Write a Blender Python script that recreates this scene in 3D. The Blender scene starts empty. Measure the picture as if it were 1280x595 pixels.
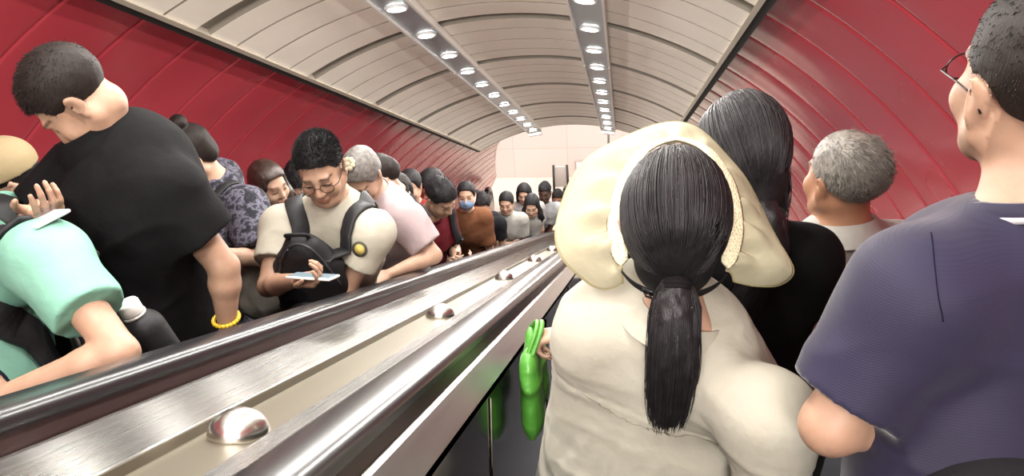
import bpy, math, random
import numpy as np
from mathutils import Vector, Matrix

scene = bpy.context.scene
COL = scene.collection
rad = math.radians
rng = np.random.default_rng(7)
random.seed(7)

# ---------------------------------------------------------------- frame of the escalator tunnel
# x runs across, s runs down the 30 degree incline, p is perpendicular to it. The world origin is on the
# lower landing under the foot of the incline; EYE is the photographer's phone, part way up the escalator.
TILT = rad(30)
AX = np.array([0, math.cos(TILT), -math.sin(TILT)])
UP = np.array([0, math.sin(TILT), math.cos(TILT)])
NOSE = 1.37                      # eye height over the line of step edges
FOOT = 9.2                       # eye to foot of the incline, measured level
LANDZ = NOSE + FOOT * math.tan(TILT)
EYE = np.array([0.0, -FOOT, LANDZ])
TUN = Matrix(((1, 0, 0, EYE[0]), (0, AX[1], UP[1], EYE[1]), (0, AX[2], UP[2], EYE[2]), (0, 0, 0, 1)))

def W(x, s, p):
    return EYE + np.array([x, 0, 0]) + AX * s + UP * p

RUN, RISE = 0.34641, 0.2
def tread_z(y):
    """height of the escalator tread under world y (landing level past the foot)"""
    if y >= -0.02: return 0.0
    return (math.floor(-y / RUN - 1e-6)) * RISE

# ---------------------------------------------------------------- scene helpers
def tag(o, label=None, cat=None, group=None, kind=None):
    if label: o['label'] = label
    if cat: o['category'] = cat
    if group: o['group'] = group
    if kind: o['kind'] = kind
    return o

def empty(name, loc=(0, 0, 0), label=None, cat=None, group=None):
    o = bpy.data.objects.new(name, None)
    o.empty_display_size = 0.1
    COL.objects.link(o)
    o.location = Vector(loc)
    return tag(o, label, cat, group)

def link(name, me, mat=None, parent=None, matrix=None):
    o = bpy.data.objects.new(name, me)
    COL.objects.link(o)
    if mat is not None:
        for m in (mat if isinstance(mat, (list, tuple)) else [mat]):
            me.materials.append(m)
    if matrix is not None: o.matrix_world = matrix
    if parent is not None:
        bpy.context.view_layer.update()
        o.parent = parent
        o.matrix_parent_inverse = parent_world(parent).inverted()
    return o

def parent_world(p):
    m = p.matrix_basis.copy()
    if p.parent is not None:
        m = parent_world(p.parent) @ p.matrix_parent_inverse @ m
    return m

def mesh_from(verts, faces, smooth=True, name='m'):
    me = bpy.data.meshes.new(name)
    verts = np.asarray(verts, dtype=np.float32).reshape(-1, 3)
    if isinstance(faces, np.ndarray) and faces.ndim == 2:
        nf, k = faces.shape
        me.vertices.add(len(verts)); me.vertices.foreach_set('co', verts.ravel())
        me.loops.add(nf * k); me.loops.foreach_set('vertex_index', faces.astype(np.int32).ravel())
        me.polygons.add(nf)
        me.polygons.foreach_set('loop_start', np.arange(0, nf * k, k, dtype=np.int32))
        me.update(calc_edges=True)
    else:
        me.from_pydata([tuple(v) for v in verts.tolist()], [], [tuple(int(i) for i in f) for f in faces])
    me.validate()
    me.polygons.foreach_set('use_smooth', np.full(len(me.polygons), bool(smooth)))
    me.update()
    return me

class MB:
    """collects boxes, tubes, lathes and sweeps into one mesh"""
    def __init__(s): s.v = []; s.f = []; s.n = 0
    def add(s, v, f):
        v = np.asarray(v, float).reshape(-1, 3)
        s.v.append(v); s.f += [tuple(int(i) + s.n for i in q) for q in f]; s.n += len(v); return s
    def box(s, lo, hi, bev=0.0, M=None):
        x0, y0, z0 = lo; x1, y1, z1 = hi
        if bev <= 0:
            v = np.array([(x, y, z) for x in (x0, x1) for y in (y0, y1) for z in (z0, z1)], float)
            f = [(0, 1, 3, 2), (4, 6, 7, 5), (0, 4, 5, 1), (2, 3, 7, 6), (0, 2, 6, 4), (1, 5, 7, 3)]
            if M is not None: v = xf(M, v)
            return s.add(v, f)
        b = bev
        # rounded box through an octagonal-profile loft
        cx, cy = (x0 + x1) / 2, (y0 + y1) / 2
        rings = []
        for z, ins in ((z0, b), (z0 + b * .3, b * .3), (z0 + b, 0), (z1 - b, 0), (z1 - b * .3, b * .3), (z1, b)):
            rings.append(rrect(x0 + ins, y0 + ins, x1 - ins, y1 - ins, max(b, 1e-4), z))
        k = len(rings[0]); v = np.concatenate(rings)
        f = [(r * k + i, r * k + (i + 1) % k, (r + 1) * k + (i + 1) % k, (r + 1) * k + i) for r in range(len(rings) - 1) for i in range(k)]
        f.append(tuple(range(k))[::-1]); f.append(tuple((len(rings) - 1) * k + i for i in range(k)))
        if M is not None: v = xf(M, v)
        return s.add(v, f)
    def tube(s, pts, r, n=8, caps=True, flat=None):
        """round tube along pts; r may vary; flat=(normal, factor) squashes the section along normal"""
        P = np.asarray(pts, float); m = len(P)
        r = np.full(m, r, float) if np.isscalar(r) else np.asarray(r, float)
        T = np.gradient(P, axis=0); T /= np.linalg.norm(T, axis=1)[:, None] + 1e-12
        ref = np.array([0, 0, 1.0]) if abs(T[0][2]) < .9 else np.array([1.0, 0, 0])
        if flat is not None: ref = np.asarray(flat[0], float)
        rings = []
        A = None
        for i in range(m):
            if A is None or flat is not None: A = ref - T[i] * (ref @ T[i])
            else: A = A - T[i] * (A @ T[i])
            A = A / (np.linalg.norm(A) + 1e-12); B = np.cross(T[i], A)
            th = np.linspace(0, 2 * np.pi, n, endpoint=False)
            fa = flat[1] if flat is not None else 1.0
            rings.append(P[i] + r[i] * (fa * np.cos(th)[:, None] * A + np.sin(th)[:, None] * B))
        v = np.concatenate(rings)
        f = [(j * n + i, j * n + (i + 1) % n, (j + 1) * n + (i + 1) % n, (j + 1) * n + i) for j in range(m - 1) for i in range(n)]
        if caps: f += [tuple(range(n))[::-1], tuple((m - 1) * n + i for i in range(n))]
        return s.add(v, f)
    def lathe(s, prof, M=None, n=24, caps=True):
        """prof = [(r, z)...] round the z axis"""
        th = np.linspace(0, 2 * np.pi, n, endpoint=False)
        v = np.array([(r * math.cos(t), r * math.sin(t), z) for r, z in prof for t in th])
        m = len(prof)
        f = [(j * n + i, j * n + (i + 1) % n, (j + 1) * n + (i + 1) % n, (j + 1) * n + i) for j in range(m - 1) for i in range(n)]
        if caps: f += [tuple(range(n))[::-1], tuple((m - 1) * n + i for i in range(n))]
        else: f += [((m - 1) * n + i, (m - 1) * n + (i + 1) % n, (i + 1) % n, i) for i in range(n)]
        if M is not None: v = xf(M, v)
        return s.add(v, f)
    def sweep(s, prof, path, closed=True):
        """prof = [(x, n)], path = [(y, z)] in a plane of constant x; n is along the path's upward normal"""
        P = np.asarray(path, float); m = len(P)
        T = np.gradient(P, axis=0)
        seg = np.diff(P, axis=0); seg /= np.linalg.norm(seg, axis=1)[:, None]
        N = np.zeros_like(P); sc = np.ones(m)
        for i in range(m):
            t0 = seg[max(i - 1, 0)]; t1 = seg[min(i, m - 2)]
            t = t0 + t1; t /= np.linalg.norm(t)
            N[i] = (-t[1], t[0]); sc[i] = 1 / max(.3, t @ t1)
        k = len(prof)
        v = np.array([(x, P[i][0] + N[i][0] * n * sc[i], P[i][1] + N[i][1] * n * sc[i]) for i in range(m) for x, n in prof])
        rngk = range(k if closed else k - 1)
        f = [(j * k + i, (j + 1) * k + i, (j + 1) * k + (i + 1) % k, j * k + (i + 1) % k) for j in range(m - 1) for i in rngk]
        if closed: f += [tuple(range(k)), tuple((m - 1) * k + i for i in range(k))[::-1]]
        return s.add(v, f)
    def mesh(s, smooth=True): return mesh_from(np.concatenate(s.v), s.f, smooth)
    def build(s, name, mat, parent=None, smooth=True, matrix=None, auto=None):
        me = s.mesh(smooth)
        if auto is not None: me.set_sharp_from_angle(angle=rad(auto))
        return link(name, me, mat, parent, matrix)

def xf(M, v):
    M = np.array(M, float); v = np.asarray(v, float)
    return v @ M[:3, :3].T + M[:3, 3]

def rrect(x0, y0, x1, y1, r, z, seg=3):
    out = []
    r = min(r, (x1 - x0) / 2 - 1e-5, (y1 - y0) / 2 - 1e-5)
    for cx, cy, a0 in ((x1 - r, y1 - r, 0), (x0 + r, y1 - r, 90), (x0 + r, y0 + r, 180), (x1 - r, y0 + r, 270)):
        for i in range(seg + 1):
            t = rad(a0 + 90 * i / seg); out.append((cx + r * math.cos(t), cy + r * math.sin(t), z))
    return np.array(out)

# ---------------------------------------------------------------- materials
def lin(c):
    if isinstance(c, str):
        c = tuple(int(c[i:i + 2], 16) / 255 for i in (0, 2, 4))
    return tuple(x / 12.92 if x <= .04045 else ((x + .055) / 1.055) ** 2.4 for x in c) + (1.0,)

class Mat:
    def __init__(s, name):
        s.m = bpy.data.materials.new(name); s.m.use_nodes = True
        s.t = s.m.node_tree; s.b = s.t.nodes['Principled BSDF']
    def n(s, typ, **kw):
        nd = s.t.nodes.new(typ)
        for k, v in kw.items(): setattr(nd, k, v)
        return nd
    def l(s, a, b): s.t.links.new(a, b)
    def set(s, **kw):
        names = dict(color='Base Color', rough='Roughness', metal='Metallic', spec='Specular IOR Level', sheen='Sheen Weight', sheenr='Sheen Roughness',
                     sss='Subsurface Weight', coat='Coat Weight', coatr='Coat Roughness', trans='Transmission Weight', ior='IOR', alpha='Alpha',
                     emit='Emission Color', es='Emission Strength', aniso='Anisotropic')
        for k, v in kw.items(): s.b.inputs[names[k]].default_value = v
        return s
    def coords(s, kind='Object', scale=(1, 1, 1), attr=None):
        if attr:
            src = s.n('ShaderNodeAttribute'); src.attribute_name = attr; out = src.outputs['Vector']
        else:
            src = s.n('ShaderNodeTexCoord'); out = src.outputs[kind]
        mp = s.n('ShaderNodeMapping'); mp.inputs['Scale'].default_value = scale
        s.l(out, mp.inputs['Vector']); return mp.outputs['Vector']
    def noise(s, vec, scale=5, detail=3, rough=.5):
        nz = s.n('ShaderNodeTexNoise'); nz.inputs['Scale'].default_value = scale
        nz.inputs['Detail'].default_value = detail; nz.inputs['Roughness'].default_value = rough
        s.l(vec, nz.inputs['Vector']); return nz.outputs['Fac']
    def bump(s, fac, strength=.3, dist=.01, prev=None):
        b = s.n('ShaderNodeBump'); b.inputs['Strength'].default_value = strength; b.inputs['Distance'].default_value = dist
        s.l(fac, b.inputs['Height'])
        if prev is not None: s.l(prev, b.inputs['Normal'])
        s.l(b.outputs['Normal'], s.b.inputs['Normal']); return b.outputs['Normal']
    def ramp(s, fac, stops, to=None):
        r = s.n('ShaderNodeValToRGB'); e = r.color_ramp.elements
        while len(e) < len(stops): e.new(.5)
        for el, (p, c) in zip(e, stops): el.position = p; el.color = c if len(c) == 4 else (*c, 1)
        s.l(fac, r.inputs['Fac'])
        if to: s.l(r.outputs['Color'], s.b.inputs[to])
        return r.outputs['Color']

def simple(name, c, rough=.5, metal=0, **kw):
    m = Mat(name); m.set(color=lin(c), rough=rough, metal=metal, **kw); return m.m

def cloth(name, c, c2=None, rough=.88, weave=900, bump=.25, spec=.12, sheen=.0, var=.06):
    """woven cloth: fine weave bump, faint colour variation"""
    m = Mat(name); m.set(rough=rough, spec=spec, sheen=sheen, sheenr=.5)
    v = m.coords('Object')
    base = tuple(x * .52 for x in lin(c)[:3]) + (1,); alt = tuple(x * .52 for x in lin(c2)[:3]) + (1,) if c2 else tuple(min(1, x * (1 - var * 2)) for x in base[:3]) + (1,)
    m.ramp(m.noise(v, 9, 3), [(.35, base), (.65, alt)], 'Base Color')
    nrm = m.bump(m.noise(v, weave, 1), bump, .0012)
    m.bump(m.noise(v, 15, 4, .5), .42, .014, nrm)
    return m.m

def skin(name, c, rough=.5):
    m = Mat(name); m.set(rough=rough, spec=.4, sss=.12)
    m.b.inputs['Subsurface Radius'].default_value = (.012, .005, .003)
    at = m.n('ShaderNodeAttribute'); at.attribute_name = 'tint'
    v = m.coords('Object'); nz = m.noise(v, 30, 4)
    b = tuple(x * .56 for x in lin(c)[:3])
    base = m.ramp(nz, [(.3, tuple(x * .88 for x in b[:3])), (.7, tuple(min(1, x * 1.08) for x in b[:3]))])
    mx = m.n('ShaderNodeMix', data_type='RGBA', blend_type='MULTIPLY'); mx.inputs['Factor'].default_value = 1
    m.l(base, mx.inputs['A']); m.l(at.outputs['Color'], mx.inputs['B']); m.l(mx.outputs['Result'], m.b.inputs['Base Color'])
    m.bump(m.noise(v, 260, 3), .12, .0012)
    return m.m

def hair_mat(name, c='161416', c2='2b2829', rough=.36, spec=.5):
    m = Mat(name); m.set(rough=rough, spec=spec)
    v = m.coords('Object', (1, 1, 1))
    m.ramp(m.noise(v, 60, 3), [(.3, lin(c)), (.75, lin(c2))], 'Base Color')
    m.bump(m.noise(m.coords('Object', (420, 420, 60)), 1, 3), .35, .003)
    return m.m
# ================================================================ materials of the station
def red_panel():
    m = Mat('red_enamel_panel'); m.set(rough=.2, spec=.55, coat=.25, coatr=.1)
    v = m.coords('Object')
    m.ramp(m.noise(v, 1.3, 3), [(.3, lin('aa3b45')), (.7, lin('b2414b'))], 'Base Color')
    m.ramp(m.noise(v, 2.2, 3), [(.3, (.14,) * 3), (.7, (.3,) * 3)], 'Roughness')
    n1 = m.bump(m.noise(m.coords('Object', (1.6, 2.6, 1.6)), 1, 1), .4, .05)
    
    return m.m
RED = red_panel()
def ceil_mat():
    m = Mat('warm_white_ceiling_panel'); m.set(rough=.42, spec=.4)
    v = m.coords('Object')
    m.ramp(m.noise(v, 2, 3), [(.3, lin('f1ebdf')), (.7, lin('e9e2d5'))], 'Base Color')
    m.bump(m.noise(v, 3, 2), .1, .03)
    return m.m
CEIL = ceil_mat()
DARKGAP = simple('dark_gap', '171513', .7)
WIDEGAP = simple('grey_groove', '827b70', .7)
FLANGE = simple('beige_flange', 'b9b0a0', .4, .3)
def steel(name, c='8d8b88', rough=.27, aniso=1.0, streak=.35):
    m = Mat(name); m.set(color=lin(c), rough=rough, metal=1, aniso=aniso)
    cb = m.n('ShaderNodeCombineXYZ'); cb.inputs[0].default_value = 1.0
    m.l(cb.outputs[0], m.b.inputs['Tangent'])
    st = m.noise(m.coords('Object', (120, 1.2, 1.2)), 1, 2)
    m.ramp(st, [(.3, (rough * .94,) * 3), (.7, (rough * 1.06,) * 3)], 'Roughness')
    m.ramp(m.noise(m.coords('Object', (9, .8, 9)), 1, 4), [(.3, lin(c)), (.75, tuple(x * .92 for x in lin(c)[:3]))], 'Base Color')
    return m.m
STEEL = steel('brushed_steel_sheet')
STEEL_IN = steel('brushed_steel_inner_deck', '7d7b79', .3, .85)
STEEL_CH = simple('stained_steel_channel', '7b7466', .36, .7)
CHROME = simple('polished_steel', 'c9c5be', .1, 1)
RUBBER = simple('black_rubber_handrail', '232224', .26, 0, spec=.5)
BASEB = simple('brown_rail_base', '43312f', .34, .5)
PANELB = simple('dark_mirror_panel', '1e1e20', .12, .6)
TREAD = simple('grey_step_metal', '3c3c40', .45, .9)
def floor_mat():
    m = Mat('pale_polished_landing_floor'); m.set(rough=.25, spec=.5)
    br = m.n('ShaderNodeTexBrick'); br.offset = 0
    for k, v in (('Color1', lin('d8cdc0')), ('Color2', lin('d2c6b9')), ('Mortar', lin('b3a799'))): br.inputs[k].default_value = v
    br.inputs['Scale'].default_value = 1; br.inputs['Mortar Size'].default_value = .004
    br.inputs['Brick Width'].default_value = .8; br.inputs['Row Height'].default_value = .8
    m.l(m.coords('Object'), br.inputs['Vector']); m.l(br.outputs['Color'], m.b.inputs['Base Color'])
    return m.m
def wall_end_mat():
    m = Mat('pale_wall_panel'); m.set(rough=.3, spec=.5)
    br = m.n('ShaderNodeTexBrick'); br.offset = 0
    for k, v in (('Color1', lin('d6c7c1')), ('Color2', lin('d2c3bd')), ('Mortar', lin('b9aca2'))): br.inputs[k].default_value = v
    br.inputs['Scale'].default_value = 1; br.inputs['Mortar Size'].default_value = .005
    br.inputs['Brick Width'].default_value = 1.0; br.inputs['Row Height'].default_value = .6
    mp = m.n('ShaderNodeMapping'); mp.inputs['Rotation'].default_value = (rad(90), 0, 0)
    tc = m.n('ShaderNodeTexCoord'); m.l(tc.outputs['Object'], mp.inputs['Vector'])
    m.l(mp.outputs['Vector'], br.inputs['Vector']); m.l(br.outputs['Color'], m.b.inputs['Base Color'])
    return m.m

# ================================================================ tunnel shell
TC, TP, TR = -0.626, -1.145, 2.235      # centre (x, p) and radius of the tunnel's section
PEDGE = 0.744                          # where ceiling meets the red walls
S0 = -6.5
CEIL_END = 9.5
def arc_x(p, side, R=TR): return TC + side * math.sqrt(max(0, R * R - (p - TP) ** 2))
def wall_end_s(p):
    return float(np.interp(p, [0.0, 0.555, .885], [14.3, 12.7, 9.74]))

def make_wall(side, name):
    pan = 0.378
    fr = [0, .008, .016, .06, .25, .5, .75, .94, .984, .992]; off = [-.004, -.004, -.0005, .0005, .0014, .0018, .0014, .0005, -.0005, -.004]
    a0 = math.asin((0.90 - TP) / TR); a1 = math.asin((-1.25 - TP) / TR)
    angs = np.linspace(a0, a1, 40)
    stations = []
    k = math.floor(S0 / pan)
    while k * pan < 14.4:
        for f_, o_ in zip(fr, off): stations.append(((k + f_) * pan + .11, o_))
        k += 1
    v = []
    for s_, o_ in stations:
        for an in angs:
            r = TR + (-o_)
            p = TP + r * math.sin(an); x = TC + side * r * math.cos(an)
            lim = wall_end_s(p) if side < 0 else 9.9
            v.append((x, min(s_, lim), p))
    n = len(angs); f = []
    for j in range(len(stations) - 1):
        for i in range(n - 1):
            q = (j * n + i, j * n + i + 1, (j + 1) * n + i + 1, (j + 1) * n + i)
            if abs(v[q[0]][1] - v[q[3]][1]) < 1e-6 and abs(v[q[1]][1] - v[q[2]][1]) < 1e-6: continue
            f.append(q if side > 0 else q[::-1])
    me = mesh_from(v, f, True)
    o = link(name, me, RED, None, TUN)
    tag(o, kind='structure')
    return o
make_wall(-1, 'wall_left'); make_wall(1, 'wall_right')

def make_ceiling():
    R = TR - .035
    a0 = math.asin((PEDGE - TP) / R); angs = np.linspace(a0, math.pi - a0, 61)
    pan = 1.134 / 4; gap0 = 4.17
    st = []
    k = math.floor((S0 - gap0) / pan)
    while gap0 + k * pan < CEIL_END:
        b = gap0 + k * pan
        if k % 4 == 0: st += [(b - .056, 0, 1), (b - .055, .03, 1), (b + .055, .03, 1), (b + .056, 0, 0)]
        else: st += [(b - .008, 0, 2), (b - .007, .014, 2), (b + .007, .014, 2), (b + .008, 0, 0)]
        k += 1
    st = [q for q in st if q[0] < CEIL_END] + [(CEIL_END, 0, 0)]
    v = [(TC + (R + o_) * math.cos(an), s_, TP + (R + o_) * math.sin(an)) for s_, o_, g in st for an in angs]
    n = len(angs)
    f, mi = [], []
    for j in range(len(st) - 1):
        for i in range(n - 1):
            f.append((j * n + i, j * n + i + 1, (j + 1) * n + i + 1, (j + 1) * n + i))
            mi.append(st[j][2])
    me = mesh_from(v, f, False)
    me.materials.append(CEIL); me.materials.append(WIDEGAP); me.materials.append(simple('beige_seam', 'a0978a', .7))
    me.polygons.foreach_set('material_index', np.array(mi, dtype=np.int32))
    o = link('ceiling', me, None, None, TUN)
    tag(o, kind='structure')
    # thickness of the shell's lower end, and the dark joint and flange along both edges
    n_t = 1
    for side in (-1, 1):
        mb = MB()
        e = np.array([side * math.cos(a0), math.sin(a0)]); t = np.array([side * math.sin(a0), -math.cos(a0)])
        def pt(r, d): q = np.array([TC, TP]) + e * r + t * d; return q
        prof = [pt(R - .010, -.018), pt(R - .010, 0.004), pt(R + .03, 0.004), pt(R + .03, -.018)]
        v = [(q[0], s_, q[1]) for s_ in (S0, CEIL_END + .01) for q in prof]
        mb.add(v, [(i, (i + 1) % 4, 4 + (i + 1) % 4, 4 + i) for i in range(4)] + [(0, 1, 2, 3), (7, 6, 5, 4)])
        tag(mb.build('trim_%d' % n_t, FLANGE, None, False, TUN), kind='structure'); n_t += 1
        mb = MB()
        prof = [pt(R - .004, .004), pt(R - .004, .035), pt(R + .04, .035), pt(R + .04, .004)]
        v = [(q[0], s_, q[1]) for s_ in (S0, CEIL_END) for q in prof]
        mb.add(v, [(i, (i + 1) % 4, 4 + (i + 1) % 4, 4 + i) for i in range(4)] + [(0, 1, 2, 3), (7, 6, 5, 4)])
        tag(mb.build('trim_%d' % n_t, DARKGAP, None, False, TUN), kind='structure'); n_t += 1
    mb = MB()
    rr = [R - .006, R + .05]
    v = [(TC + r * math.cos(an), s_, TP + r * math.sin(an)) for s_ in (CEIL_END, CEIL_END + .02) for r in rr for an in angs]
    n = len(angs)
    f = []
    for i in range(n - 1):
        f += [(i, i + 1, n + i + 1, n + i), (2 * n + i, 3 * n + i, 3 * n + i + 1, 2 * n + i + 1), (i, 2 * n + i, 2 * n + i + 1, i + 1)]
    mb.add(v, f)
    tag(mb.build('trim_5', FLANGE, None, True, TUN), kind='structure')
make_ceiling()

# ================================================================ lower landing
HALLX0, HALLX1, HALLY = -7.0, 6.0, 12.8 - FOOT
mb = MB(); mb.box((HALLX0, -0.2, -.2), (HALLX1, HALLY + .1, 0)); tag(mb.build('floor', floor_mat(), None, False), kind='structure')
mb = MB(); mb.box((HALLX0, HALLY, 0), (HALLX1, HALLY + .15, 4.2)); tag(mb.build('wall_end', wall_end_mat(), None, False), kind='structure')
hallw = simple('pale_side_wall', 'd9ccc3', .35)
mb = MB(); mb.box((HALLX1, 0.6, 0), (HALLX1 + .15, HALLY + .15, 4.2)); tag(mb.build('wall_east', hallw, None, False), kind='structure')
mb = MB(); mb.box((HALLX0 - .15, 0.6, 0), (HALLX0, HALLY + .15, 4.2)); tag(mb.build('wall_west', hallw, None, False), kind='structure')

# ================================================================ ceiling light channels
LSEP, LP = 0.454, 0.985
CHM = Mat('blue_grey_light_channel'); CHM.set(color=lin('aab3b9'), rough=.3, metal=.25); CHM = CHM.m
WHITE = simple('white_painted_edge', 'e8e6e0', .4)
EM = Mat('lit_lens'); EM.set(color=(1, 1, 1, 1), emit=(1, .97, .92, 1), es=26.0); EM = EM.m
BEZ = simple('white_bezel', 'dfe0df', .3)
ORD = ['first', 'second', 'third', 'fourth', 'fifth', 'sixth', 'seventh', 'eighth', 'ninth', 'tenth', 'eleventh', 'twelfth']
LSPACE, LFIRST = 0.572, 3.63
for side, nm in ((-1, 'left'), (1, 'right')):
    xc = TC + side * LSEP
    ang = math.atan2(LP - TP, xc - TC)
    tilt = math.pi / 2 - ang                    # lies in the ceiling's curve, half way to level
    Mx = TUN @ Matrix.Translation((xc, 0, LP - .005)) @ Matrix.Rotation(tilt * .6, 4, 'Y')
    root = empty('light_channel', W(xc, 4, LP), '%s of the two long grey light channels running down the curved ceiling' % nm, 'light channel')
    mb = MB(); mb.box((-.078, S0, .004), (.078, CEIL_END + .05, .03)); mb.build('channel_plate', CHM, root, False, Mx)
    for sx in (-1, 1):
        mb = MB()
        for a_, b_ in [(S0, 5.28 - .02), (5.28 + .02, 7.55), (7.59, CEIL_END + .04)]:
            x0, x1 = sorted((sx * .078, sx * .091)); mb.box((x0, a_, -.014), (x1, b_, .03))
        mb.build('edge_rail', WHITE, root, False, Mx)
    mb = MB(); mb.box((-.085, CEIL_END + .03, -.05), (.085, CEIL_END + .13, .02), .01); mb.build('end_cap', WHITE, root, True, Mx)
    k = 0
    for i in range(-15, 11):
        s_ = LFIRST + i * LSPACE
        if s_ > CEIL_END: break
        Ml = Mx @ Matrix.Translation((0, s_, 0))
        ld = bpy.data.lights.new('downlight_lamp', 'AREA'); ld.shape = 'DISK'; ld.size = .085; ld.energy = 4.6; ld.color = (1, .965, .91)
        lo = bpy.data.objects.new('downlight_lamp', ld); COL.objects.link(lo)
        lo.matrix_world = Ml @ Matrix.Translation((0, 0, -.022))
        if s_ < 3.5: continue
        d = empty('downlight', W(xc, s_, LP - .02), 'round white downlight, %s from the top of the picture in the %s ceiling light channel' % (ORD[k], nm), 'downlight', 'downlights in the %s ceiling channel' % nm)
        k += 1
        mb = MB(); mb.lathe([(.044, -.012), (.056, -.012), (.058, -.006), (.058, .002), (.044, .002)], None, 24, False)
        mb.build('bezel', BEZ, d, True, Ml)
        mb = MB(); mb.lathe([(.0, -.011), (.03, -.011), (.043, -.008), (.043, .002), (0, .002)], None, 24)
        mb.build('lens', EM, d, True, Ml)

# camera pole hanging from the lower end of the right channel
POLE = simple('grey_pole', '6f6a68', .4, .6)
r = empty('camera_bracket', W(TC + LSEP, 9.75, .95), 'thin grey ceiling pole with twin drop rods hanging at the tunnel end', 'bracket')
top = W(TC + LSEP, 9.62, .99)
mb = MB(); mb.tube([top, top - np.array([0, 0, .34])], .013, 8); mb.build('pole', POLE, r)
mb = MB(); mb.box((-.06, -.02, -.345), (.06, .02, -.32), .004, np.array(Matrix.Translation(top))); mb.build('crossbar', POLE, r)
mb = MB(); mb.tube([top + np.array([.035, 0, -.2]), top + np.array([.035, 0, -.33])], .008, 8); mb.build('drop_rod', POLE, r)
mb = MB(); mb.box((-.05, -.05, -.01), (.05, .05, .02), .004, np.array(Matrix.Translation(top))); mb.build('ceiling_plate', POLE, r)

# ================================================================ the two escalators
yb = 0.0
def path_to(n_off=0.0, s_start=-6.3, flat=1.15, newel=False):
    """nosing line, then a rounded bend on to the level landing; as (y, z)"""
    t = math.tan(TILT)
    R = 1.0
    d = R * math.tan(TILT / 2)
    pts = [(-FOOT + s_start * math.cos(TILT), LANDZ - NOSE - s_start * math.cos(TILT) * t)]
    for y in np.linspace(pts[0][0] + .6, -d * math.cos(TILT), 16): pts.append((y, -y * t))
    for i in range(1, 7):
        a = TILT * (1 - i / 6)
        pts.append((d - R * math.sin(a), R - R * math.cos(a)))
    pts.append((d + flat, 0.0))
    return pts
PT = path_to()
RAILN = -0.27 + NOSE * math.cos(TILT)          # handrail's top over the step line
def rail_profile(xc, w=.046):
    t = RAILN
    return [(xc + x * w, t + z) for x, z in ((-.62, -.002), (.62, -.002), (.88, -.008), (1.0, -.018), (1.0, -.029), (.86, -.036), (.6, -.036), (-.6, -.036), (-.86, -.036), (-1.0, -.029), (-1.0, -.018), (-.88, -.008))]

def escalator(xa, xb, label, inner_dir):
    """xa < xb: centre lines of the two handrails"""
    e = empty('escalator', ((xa + xb) / 2, -2.0, tread_z(-2.0)), label, 'escalator')
    for xc, d in ((xa, 1), (xb, -1)):            # d points to the steps
        mb = MB(); mb.sweep(rail_profile(xc), PT)
        h = RAILN - .018; end = PT[-1]
        # newel: the rail turns down and back
        arc = [(end[0] + .001 + .30 * math.sin(a), end[1] + h - .30 + .30 * math.cos(a)) for a in np.linspace(0, math.pi, 12)]
        mb.tube([(xc, y, z) for y, z in arc], .044, 10)
        mb.build('handrail', RUBBER, e, True, auto=40)
        mb = MB()
        mb.sweep([(xc - .036 * d, RAILN - .034), (xc + .036 * d, RAILN - .034), (xc + .042 * d, RAILN - .075), (xc - .042 * d, RAILN - .075)][::1 if d > 0 else -1], PT)
        mb.build('rail_base', BASEB, e, False)
        mb = MB()
        t0 = RAILN - .062
        mb.sweep([(xc + .040 * d, t0), (xc + .052 * d, t0 - .004), (xc + .088 * d, t0 - .046), (xc + .088 * d, t0 - .060), (xc + .040 * d, t0 - .050)][::1 if d > 0 else -1], PT)
        mb.build('inner_deck', STEEL_IN, e, False)
        mb = MB()
        mb.sweep([(xc + .080 * d, t0 - .05), (xc + .086 * d, t0 - .05), (xc + .100 * d, .02), (xc + .100 * d, -.3), (xc + .080 * d, -.3)][::1 if d > 0 else -1], PT)
        mb.build('balustrade_panel', PANELB, e, False)
        for s_ in np.arange(-.8, 9.6, 1.2):
            mb = MB()
            q0, q1 = xf(TUN, [(xc + .0885 * d, s_, -.40), (xc + .0995 * d, s_, -1.12)])
            mb.tube([q0, q1], .0022, 4)
            mb.build('panel_joint', CHROME, e, False)
    # steps with their risers, one moving band
    x0, x1 = xa + .105, xb - .105
    prof = []
    k = int(math.floor((5.3 + FOOT) / RUN))
    for i in range(k, 0, -1):
        z = i * RISE - RISE
        prof += [(-i * RUN, z), (-(i - 1) * RUN, z)]
    prof.append((.35, 0.002))
    v = [(x, y, z) for y, z in prof for x in (x0, x1)]
    f = [(2 * i, 2 * i + 1, 2 * i + 3, 2 * i + 2) for i in range(len(prof) - 1)]
    low = [(x, y, z - .35) for y, z in prof for x in (x0, x1)]
    n = len(v)
    f += [(n + 2 * i, n + 2 * i + 2, n + 2 * i + 3, n + 2 * i + 1) for i in range(len(prof) - 1)]
    f += [(2 * i, 2 * i + 2, n + 2 * i + 2, n + 2 * i) for i in range(len(prof) - 1)]
    f += [(2 * i + 1, n + 2 * i + 1, n + 2 * i + 3, 2 * i + 3) for i in range(len(prof) - 1)]
    mb = MB(); mb.add(v + low, f); mb.build('steps', TREAD, e, False)
    return e
XR_L, XR_R = -0.367, 0.905       # handrails of the photographer's escalator
XL_R, XL_L = -0.886, -2.14       # handrails of the facing escalator
escalator(XR_L, XR_R, 'escalator with a black handrail carrying people away, their backs turned', 1)
escalator(XL_L, XL_R, 'escalator with a black handrail on the left carrying people who face the viewer', -1)

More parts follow.
